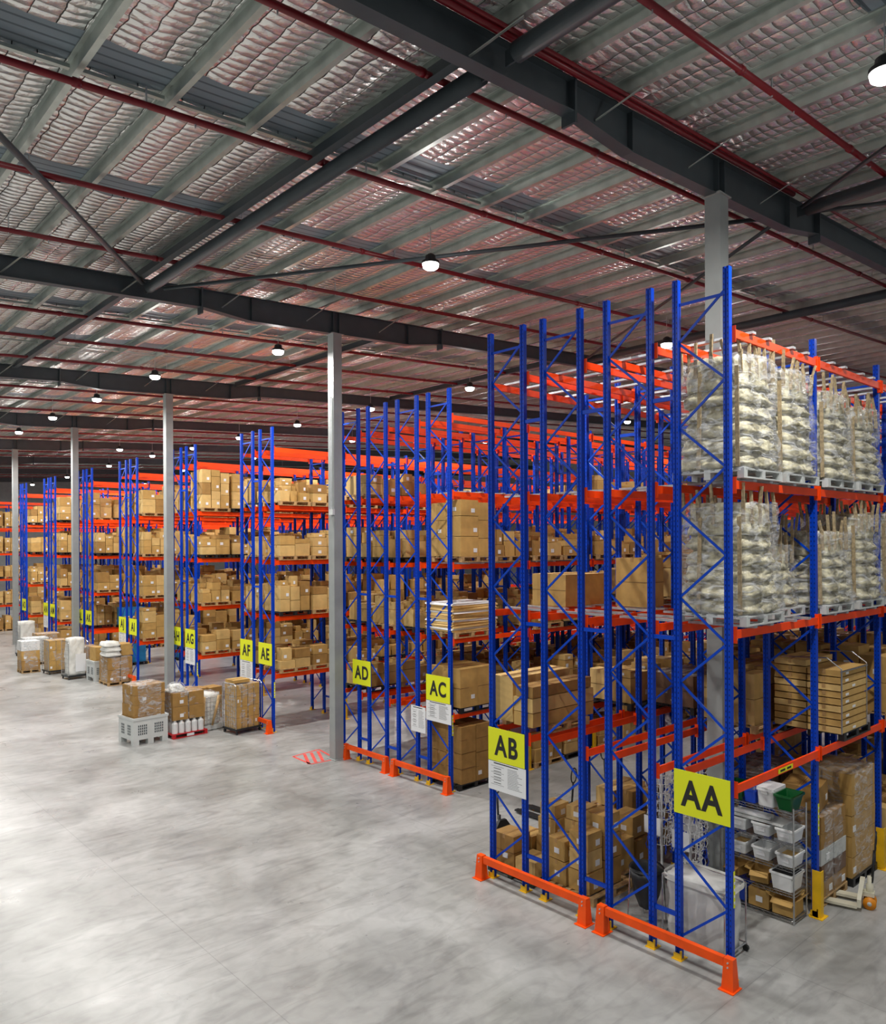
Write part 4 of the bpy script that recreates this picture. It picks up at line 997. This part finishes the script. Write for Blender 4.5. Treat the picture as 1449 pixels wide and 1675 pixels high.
# ------------------------------------------------------------------ laundry bag cart, bin, wire display stands
t = thing('bag_cart', 'wheeled frame holding a large translucent white bag behind the AA sign', 'cart', (10.62, 6.02, 0), .0)
CW, CD, CH = .62, 1.0, 1.0
m = MB()
for sx in (-1, 1):
    for sy in (-1, 1): m.tube([(sx * CW / 2, sy * CD / 2, .1), (sx * CW / 2, sy * CD / 2, CH)], .014, M['chrome'], 8)
for z in (.12, CH):
    c = [(-CW / 2, -CD / 2, z), (CW / 2, -CD / 2, z), (CW / 2, CD / 2, z), (-CW / 2, CD / 2, z)]
    for i in range(4): m.tube([c[i], c[(i + 1) % 4]], .014, M['chrome'], 8)
m.build('frame', t)
soft_box(CW - .06, CD - .06, CH - .1, 14, 14, .025, -.03, 31, M['bagcloth']).build('bag', t, smooth=True, loc=(0, 0, .11))
soft_box(CW + .05, CD + .05, .09, 14, 3, .008, 0, 32, M['cloth'], closed=False).build('bag_rim', t, smooth=True, loc=(0, 0, CH - .05))
for sx in (-1, 1):
    for sy in (-1, 1):
        c = MB().tube([(sx * CW / 2 - .02, sy * CD / 2, .045), (sx * CW / 2 + .02, sy * CD / 2, .045)], .045, M['blackp'], 12); c.box(sx * CW / 2 - .006, sx * CW / 2 + .006, sy * CD / 2 - .02, sy * CD / 2 + .02, .09, .12, M['chrome']); c.build('castor', t)
t = thing('bin_stand', 'black bin liner hanging in a wire stand behind the AA rack upright', 'bin', (10.62, 7.0, 0)); m = MB()
for a in range(4):
    an = math.radians(45 + 90 * a); m.tube([(.3 * math.cos(an), .3 * math.sin(an), 0.0), (.26 * math.cos(an), .26 * math.sin(an), .85)], .012, M['chrome'], 6)
m.tube([(.27 * math.cos(a * math.pi / 10), .27 * math.sin(a * math.pi / 10), .85) for a in range(20)], .014, M['blackp'], 6, closed=True)
m.build('stand', t)
n = 20; vs = []; fs = []
for z, r in ((.88, .27), (.7, .25), (.45, .2), (.25, .12), (.2, .04), (.84, .24), (.6, .2), (.35, .1)):
    vs += [(r * (1 + .06 * math.sin(5 * a * 2 * math.pi / n + z * 9)) * math.cos(2 * math.pi * a / n), r * math.sin(2 * math.pi * a / n), z) for a in range(n)]
for a_, b_ in ((0, 1), (1, 2), (2, 3), (3, 4), (0, 5), (5, 6), (6, 7)):
    for i in range(n): fs.append((a_ * n + i, a_ * n + (i + 1) % n, b_ * n + (i + 1) % n, b_ * n + i))
fs.append(tuple(4 * n + i for i in range(n))); fs.append(tuple(7 * n + i for i in range(n)))
MB().add(vs, fs, M['blackp']).build('bin_liner', t, smooth=True)
def display_stand(x, y, seed, label, col, h=2.05):
    t = thing('wire_display_stand', label, 'display stand', (x, y, 0)); rr = random.Random(seed)
    m = MB().tube([(0, 0, .05), (0, 0, h)], .022, M['white'], 8)
    for a in range(3):
        an = a * 2.094 + seed; m.tube([(0, 0, .1), (.3 * math.cos(an), .3 * math.sin(an), .02)], .014, M['blackp'], 6)
    m.build('pole', t)
    for k in range(9):
        z = h - .1 - k * .15; m = MB()
        m.tube([(.2 * math.cos(a * math.pi / 8), .2 * math.sin(a * math.pi / 8), z) for a in range(16)], .006, col, 5, closed=True)
        for a in range(14):
            an = a * math.pi / 7 + rr.uniform(-.1, .1); r = rr.uniform(.16, .27); dx, dy = r * math.cos(an), r * math.sin(an)
            m.tube([(dx * .8, dy * .8, z), (dx, dy, z + .03), (dx * 1.1, dy * 1.1, z - .05), (dx, dy, z - .13), (dx * .9, dy * .9, z - .1)], .009, col if rr.random() < .8 else M['bluep'], 5)
        m.build('hook_ring', t)
    MB().box(-.3, -.294, -.16, .16, .95, 1.25, M['paper']).build('card', t)
display_stand(12.0, 7.6, 1, 'white wire display stand of hanging hooks left of the AA upright', M['white'])
display_stand(12.35, 7.55 - .5, 2, 'white wire display stand with blue hooks behind the AA sign', M['white'])
display_stand(11.75, 6.9, 4, 'white wire display stand just left of the steel column', M['white'], 1.9)
wrapped_cartons(12.2, 10.0 - 1.0, 0, .01, .01, .01, 'x') if False else None

# ------------------------------------------------------------------ goods standing on the open floor at the left
def bulk_bin(x, y, rz, label, w=1.1, d=.95, h=.82):
    t = thing('plastic_pallet_bin', label, 'bin', (x, y, 0), rz); G = M['greyp']
    m = MB()
    for a0, a1, b0, b1 in ((-w / 2, w / 2, -d / 2, -d / 2 + .04), (-w / 2, w / 2, d / 2 - .04, d / 2), (-w / 2, -w / 2 + .04, -d / 2 + .0401, d / 2 - .0401), (w / 2 - .04, w / 2, -d / 2 + .0401, d / 2 - .0401)): m.box(a0, a1, b0, b1, .16, h, G)
    m.box(-w / 2 + .0401, w / 2 - .0401, -d / 2 + .0401, d / 2 - .0401, .16, .2, G)
    for i in range(4): m.box(*(((-w / 2 - .02, w / 2 + .02, -d / 2 - .02, -d / 2 - .0001), (-w / 2 - .02, w / 2 + .02, d / 2 + .0001, d / 2 + .02), (-w / 2 - .02, -w / 2 - .0001, -d / 2, d / 2), (w / 2 + .0001, w / 2 + .02, -d / 2, d / 2))[i]), h - .07, h, G)
    m.build('bin_shell', t)
    for sx in (-1, 0, 1):
        for sy in (-1, 1): MB().box(sx * (w / 2 - .09) - .09, sx * (w / 2 - .09) + .09, sy * (d / 2 - .08) - .08, sy * (d / 2 - .08) + .08, 0, .159, G).build('foot', t)
    m = MB()
    for cx in (-.28, .24):
        for i in range(5):
            for j in range(4): m.box(cx - .12 + .06 * i, cx - .12 + .06 * i + .035, -d / 2 - .004, -d / 2 - .001, .3 + .08 * j, .36 + .08 * j, M['steel'])
    for cy in (-.2, .2):
        for i in range(4):
            for j in range(4): m.box(-w / 2 - .004, -w / 2 - .001, cy - .1 + .055 * i, cy - .07 + .055 * i, .3 + .08 * j, .36 + .08 * j, M['steel'])
    m.build('vent_slots', t)
    return t
bulk_bin(9.12, 23.92, .1, 'pale grey plastic pallet bin with vent slots, nearest on the open floor')
wrapped_cartons(9.14, 23.94, .62, .95, .82, 1.15, 'film wrapped brown cartons standing out of the nearest grey bin', nx=2, ny=1, nz=2, seed=12, pal=None, rz=.1, tone='kraft3')
t = thing('plastic_sheet', 'loose clear plastic sheet lying on the cartons in the nearest grey bin', 'sheet', (9.14, 23.94, 1.76), .1); soft_box(.9, .75, .07, 12, 3, .03, .3, 15, M['film']).build('sheet_skin', t, smooth=True)
# bottles on a red pallet with bagged cartons above
t = thing('red_pallet', 'red pallet carrying film wrapped white bottles and cartons', 'pallet', (10.38, 23.98, 0), .06); inst('pallet_deck', PAL['red'], parent=t)
MB().box(-.12, .12, -.556, -.551, .03, .11, M['paper']).build('pallet_mark', t)
bt = MB().tube([(0, 0, 0), (0, 0, .3), (0, 0, .36), (0, 0, .4)], [.095, .095, .04, .04], M['white'], 10); bme_ = bt.mesh('bottle')
for i in range(5):
    for j in range(4):
        if j > 1 and 0 < i < 4: continue
        o = inst('bottle', bme_, (10.38 - .42 + .21 * i + .0, 23.98 - .42 + .24 * j, .142)); tag(o, 'white plastic bottle wrapped on the red pallet below the cartons', 'bottle', 'white bottles on the red pallet')
wrapped_cartons(10.38, 23.98, .55, 1.05, .95, .85, 'brown cartons in crumpled film above the bottles on the red pallet', nx=2, ny=2, nz=2, seed=14, pal=None, tone='kraft3')
t = thing('plastic_bag', 'large crumpled white plastic bag over the red pallet cartons', 'bag', (10.12, 23.85, 1.405)); soft_box(.6, .6, .25, 10, 6, .05, .4, 61, M['film']).build('bag_skin', t, smooth=True); soft_box(.5, .5, .2, 10, 6, .04, .4, 62, M['cloth']).build('bag_fill', t, smooth=True)
def roll_cage(x, y, rz, label, w=.8, d=.7, h=1.65, sides=(1, 1, 1)):
    t = thing('roll_cage', label, 'roll cage', (x, y, 0), rz)
    m = MB().box(-w / 2, w / 2, -d / 2, d / 2, .14, .17, M['steel']); m.box(-w / 2 - .02, w / 2 + .02, -d / 2 - .02, -d / 2 - .0001, .12, .18, M['blackp']); m.box(-w / 2 - .02, -w / 2 - .0001, -d / 2, d / 2, .12, .18, M['blackp']); m.build('base', t)
    for sx in (-1, 1):
        for sy in (-1, 1):
            MB().tube([(sx * w / 2 * .9 - .02, sy * d / 2 * .9, .055), (sx * w / 2 * .9 + .02, sy * d / 2 * .9, .055)], .055, M['blackp'], 12).box(sx * w / 2 * .9 - .006, sx * w / 2 * .9 + .006, sy * d / 2 * .9 - .02, sy * d / 2 * .9 + .02, .1, .139, M['chrome']).build('castor', t)
    for sx in (-1, 1):
        m = MB(); X = sx * (w / 2)
        m.tube([(X, -d / 2, .17), (X, -d / 2, h - .06), (X, -d / 2 + .06, h), (X, d / 2 - .06, h), (X, d / 2, h - .06), (X, d / 2, .17)], .013, M['chrome'], 6)
        for i in range(1, 6): m.tube([(X, -d / 2 + d * i / 6, .17), (X, -d / 2 + d * i / 6, h)], .004, M['chrome'], 4)
        for i in range(1, 8): m.tube([(X, -d / 2, .17 + (h - .17) * i / 8), (X, d / 2, .17 + (h - .17) * i / 8)], .004, M['chrome'], 4)
        m.build('side_grille', t)
    m = MB(); Y_ = d / 2
    for i in range(1, 6): m.tube([(-w / 2 + w * i / 6, Y_, .17), (-w / 2 + w * i / 6, Y_, h - .05)], .004, M['chrome'], 4)
    for i in range(1, 8): m.tube([(-w / 2, Y_, .17 + (h - .17) * i / 8), (w / 2, Y_, .17 + (h - .17) * i / 8)], .004, M['chrome'], 4)
    m.build('back_grille', t)
    return t
def cage_goods(x, y, rz, w, d, h, label, tone, nx, ny, nz, seed, film=True): wrapped_cartons(x, y, .172, w, d, h, label, nx, ny, nz, seed, tone, None, rz, film)
roll_cage(11.95, 22.98, .1, 'roll cage of tall brown cartons beside the AE guard rail', .95, .75, 1.6)
cage_goods(11.95, 22.98, .1, .88, .64, 1.38, 'tall brown cartons standing in the roll cage beside the AE guard', 'kraft', 4, 1, 2, 20)
tag(inst('carton', carton_mesh(.6, .5, .12, 'kraft', 0), (11.8, 23.0, 1.6), .1), 'flat brown carton lying on top of the AE roll cage load', 'carton')
t = thing('mesh_crate', 'low wire mesh crate of mixed goods and brooms left of the AE roll cage', 'crate', (11.2, 24.25, 0), .08)
MB().box(-.5, .5, -.5, .5, .02, .16, M['greyp']).build('base', t)
m = MB()
for a, b in (((-.48, -.48), (.48, -.48)), ((.48, -.48), (.48, .48)), ((.48, .48), (-.48, .48)), ((-.48, .48), (-.48, -.48))):
    for k in range(9): f = k / 8; px, py = a[0] + (b[0] - a[0]) * f, a[1] + (b[1] - a[1]) * f; m.tube([(px, py, .16), (px, py, 1.05)], .006, M['chrome'], 4)
    for k in range(7): z = .2 + .85 * k / 6; m.tube([(a[0], a[1], z), (b[0], b[1], z)], .006, M['chrome'], 4)
m.build('wire_wall', t)
o = thing('bagged_goods', 'clear bagged white goods filling the mesh crate', 'bag', (11.2, 24.25, .17), .08); soft_box(.86, .86, .95, 12, 10, .04, .05, 71, M['cloth']).build('bag_fill', o, smooth=True); soft_box(.9, .9, 1.0, 12, 10, .03, .05, 72, M['film']).build('bag_skin', o, smooth=True)
for i, (x0, x1, lean) in enumerate(((10.95, 10.98, .1), (11.25, 11.5, .0))):
    o = thing('wooden_bat', ('upright', 'slanting')[i] + ' wooden bat sticking up in front of the mesh crate', 'bat', (x0, 23.68, .17)); MB().tube([(0, 0, 0), ((x1 - x0) * .5, 0, .45), (x1 - x0, 0, .95)], [.03, .045, .05], M['wood'], 8).build('stick', o, smooth=True)
pile(12.15 - .9, 12.2, 25.6, 26.5, 0, 1.25, 'behind the mesh crate', pal='wood') if False else None
for i, (x, y) in enumerate(((11.6, 25.6), (11.1, 25.7), (12.1, 25.5))): tag(inst('carton', carton_mesh(.48, .5, 1.1, 'kraft3', 0), (x, y, 0), .1 * i), 'open brown carton behind the mesh crate, %s one' % ('middle', 'left', 'right')[i], 'carton')
# left group by the AI rack
t = wrapped_cartons(12.05, 34.7, 0, 1.05, 1.1, 1.2, 'large film wrapped pallet of brown cartons nearest the AI guard rail', nx=2, ny=2, nz=2, seed=31, tone='kraft3')
t = thing('sack_pile', 'pile of white sacks on the wrapped pallet by the AI guard', 'sacks', (11.75, 34.55, 1.24))
for k in range(3): soft_box(.62, .8, .2, 10, 5, .03, .05, 80 + k, M['cloth'], 1, .05).build('sack', t, smooth=True, loc=(R.uniform(-.03, .03), 0, k * .21))
tag(inst('carton', carton_mesh(.55, .8, .5, 'kraft', 0), (12.38, 34.7, 1.235)), 'open brown carton beside the white sacks by the AI guard', 'carton')
bulk_bin(11.95, 36.2, .05, 'pale grey plastic bin behind the white sack pallet', 1.0, .95, .9)
for i, (x, y) in enumerate(((11.72, 36.1), (12.17, 36.3))): tag(inst('carton', carton_mesh(.42, .6, 1.3, 'kraft', 1), (x, y, .203), .1), 'brown carton standing in the far grey bin, %s one' % ('left', 'right')[i], 'carton')
roll_cage(11.15, 37.35, .1, 'chrome roll cage stuffed with white bags, left of the far grey bin', .85, .75, 1.7)
t = thing('bagged_goods', 'white bagged goods bulging over the chrome roll cage', 'bag', (11.15, 37.35, .18), .1); soft_box(.74, .62, 1.65, 12, 14, .045, .08, 41, M['cloth']).build('bag_fill', t, smooth=True)
MB().box(-.1, .36, -.335, -.33, .15, .95, M['paper']).build('white_panel', t)
roll_cage(11.0, 39.55, .08, 'roll cage of brown cartons with white papers, left end group', 1.0, .8, 1.55)
cage_goods(11.0, 39.55, .08, .9, .68, 1.4, 'brown cartons packed in the roll cage at the left end group', 'kraft', 3, 1, 3, 43)
t = thing('wrapped_pallet_load', 'tall white topped carton stack at the front of the left end group', 'pallet load', (10.1, 41.4 - .3, 0), .05)
wrapped_cartons(10.1, 40.75, 0, .8, .8, 1.5, 'white and brown wrapped carton stack at the front of the left end group', nx=1, ny=1, nz=3, seed=44, tones=['kraft3', 'kraft', 'white']) ; bpy.data.objects.remove(t)
roll_cage(11.5, 46.8, .05, 'roll cage of white bags beside the furthest grey column', .9, .8, 1.7)
t = thing('bagged_goods', 'white bagged goods in the roll cage beside the furthest column', 'bag', (11.5, 46.8, .18)); soft_box(.78, .68, 1.7, 12, 12, .05, .05, 46, M['cloth']).build('bag_fill', t, smooth=True)
for i, (x, y, z0, a, b, h, tn) in enumerate(((11.0, 43.3, 0, 1.1, 1.0, 1.35, 'greyp'), (11.6, 41.4, 0, 1.0, .9, 1.3, 'kraft'), (11.9, 44.6, 0, 1.1, 1.0, 1.4, 'kraft3'), (11.95, 38.35, 0, .8, .8, 1.3, 'kraft3'))):
    wrapped_cartons(x, y, z0, a, b, h, 'film wrapped pallet in the left end group, %s back from the front stack' % ORD[i], nx=2, ny=1, nz=3, seed=50 + i, tone=tn)
# blue printed cartons low in the AK rack, mauve goods at the far left
for b in range(3):
    for l, z in ((0, .145), (1, 2.0)):
        o = tag(inst('carton', carton_mesh(1.1, .95, .9, 'cyan', 0), (14.6 + b * 2.76, 39.8, z)), 'blue printed carton in the AK rack, %s bay, %s' % (ORD[b], 'floor level' if l == 0 else 'lowest shelf'), 'carton')
        add2 = tag(inst('pallet', PAL['black'], (14.6 + b * 2.76, 39.8, z - .142)), 'black pallet under a blue printed carton in the AK rack, %s bay, %s' % (ORD[b], 'floor level' if l == 0 else 'lowest shelf'), 'pallet')
for b in range(3):
    for l in (1, 2, 3): 
        wrapped_cartons(10.9 + b * 1.35, 61.0, LC[l] + .003, 1.15, 1.0, 1.25, 'mauve and white wrapped load far left, shelf %s, %s across' % (ORD[l], ORD[b]), nx=2, ny=1, nz=2, seed=70 + b + l * 5, tone='mauve', pal='wood') if False else None
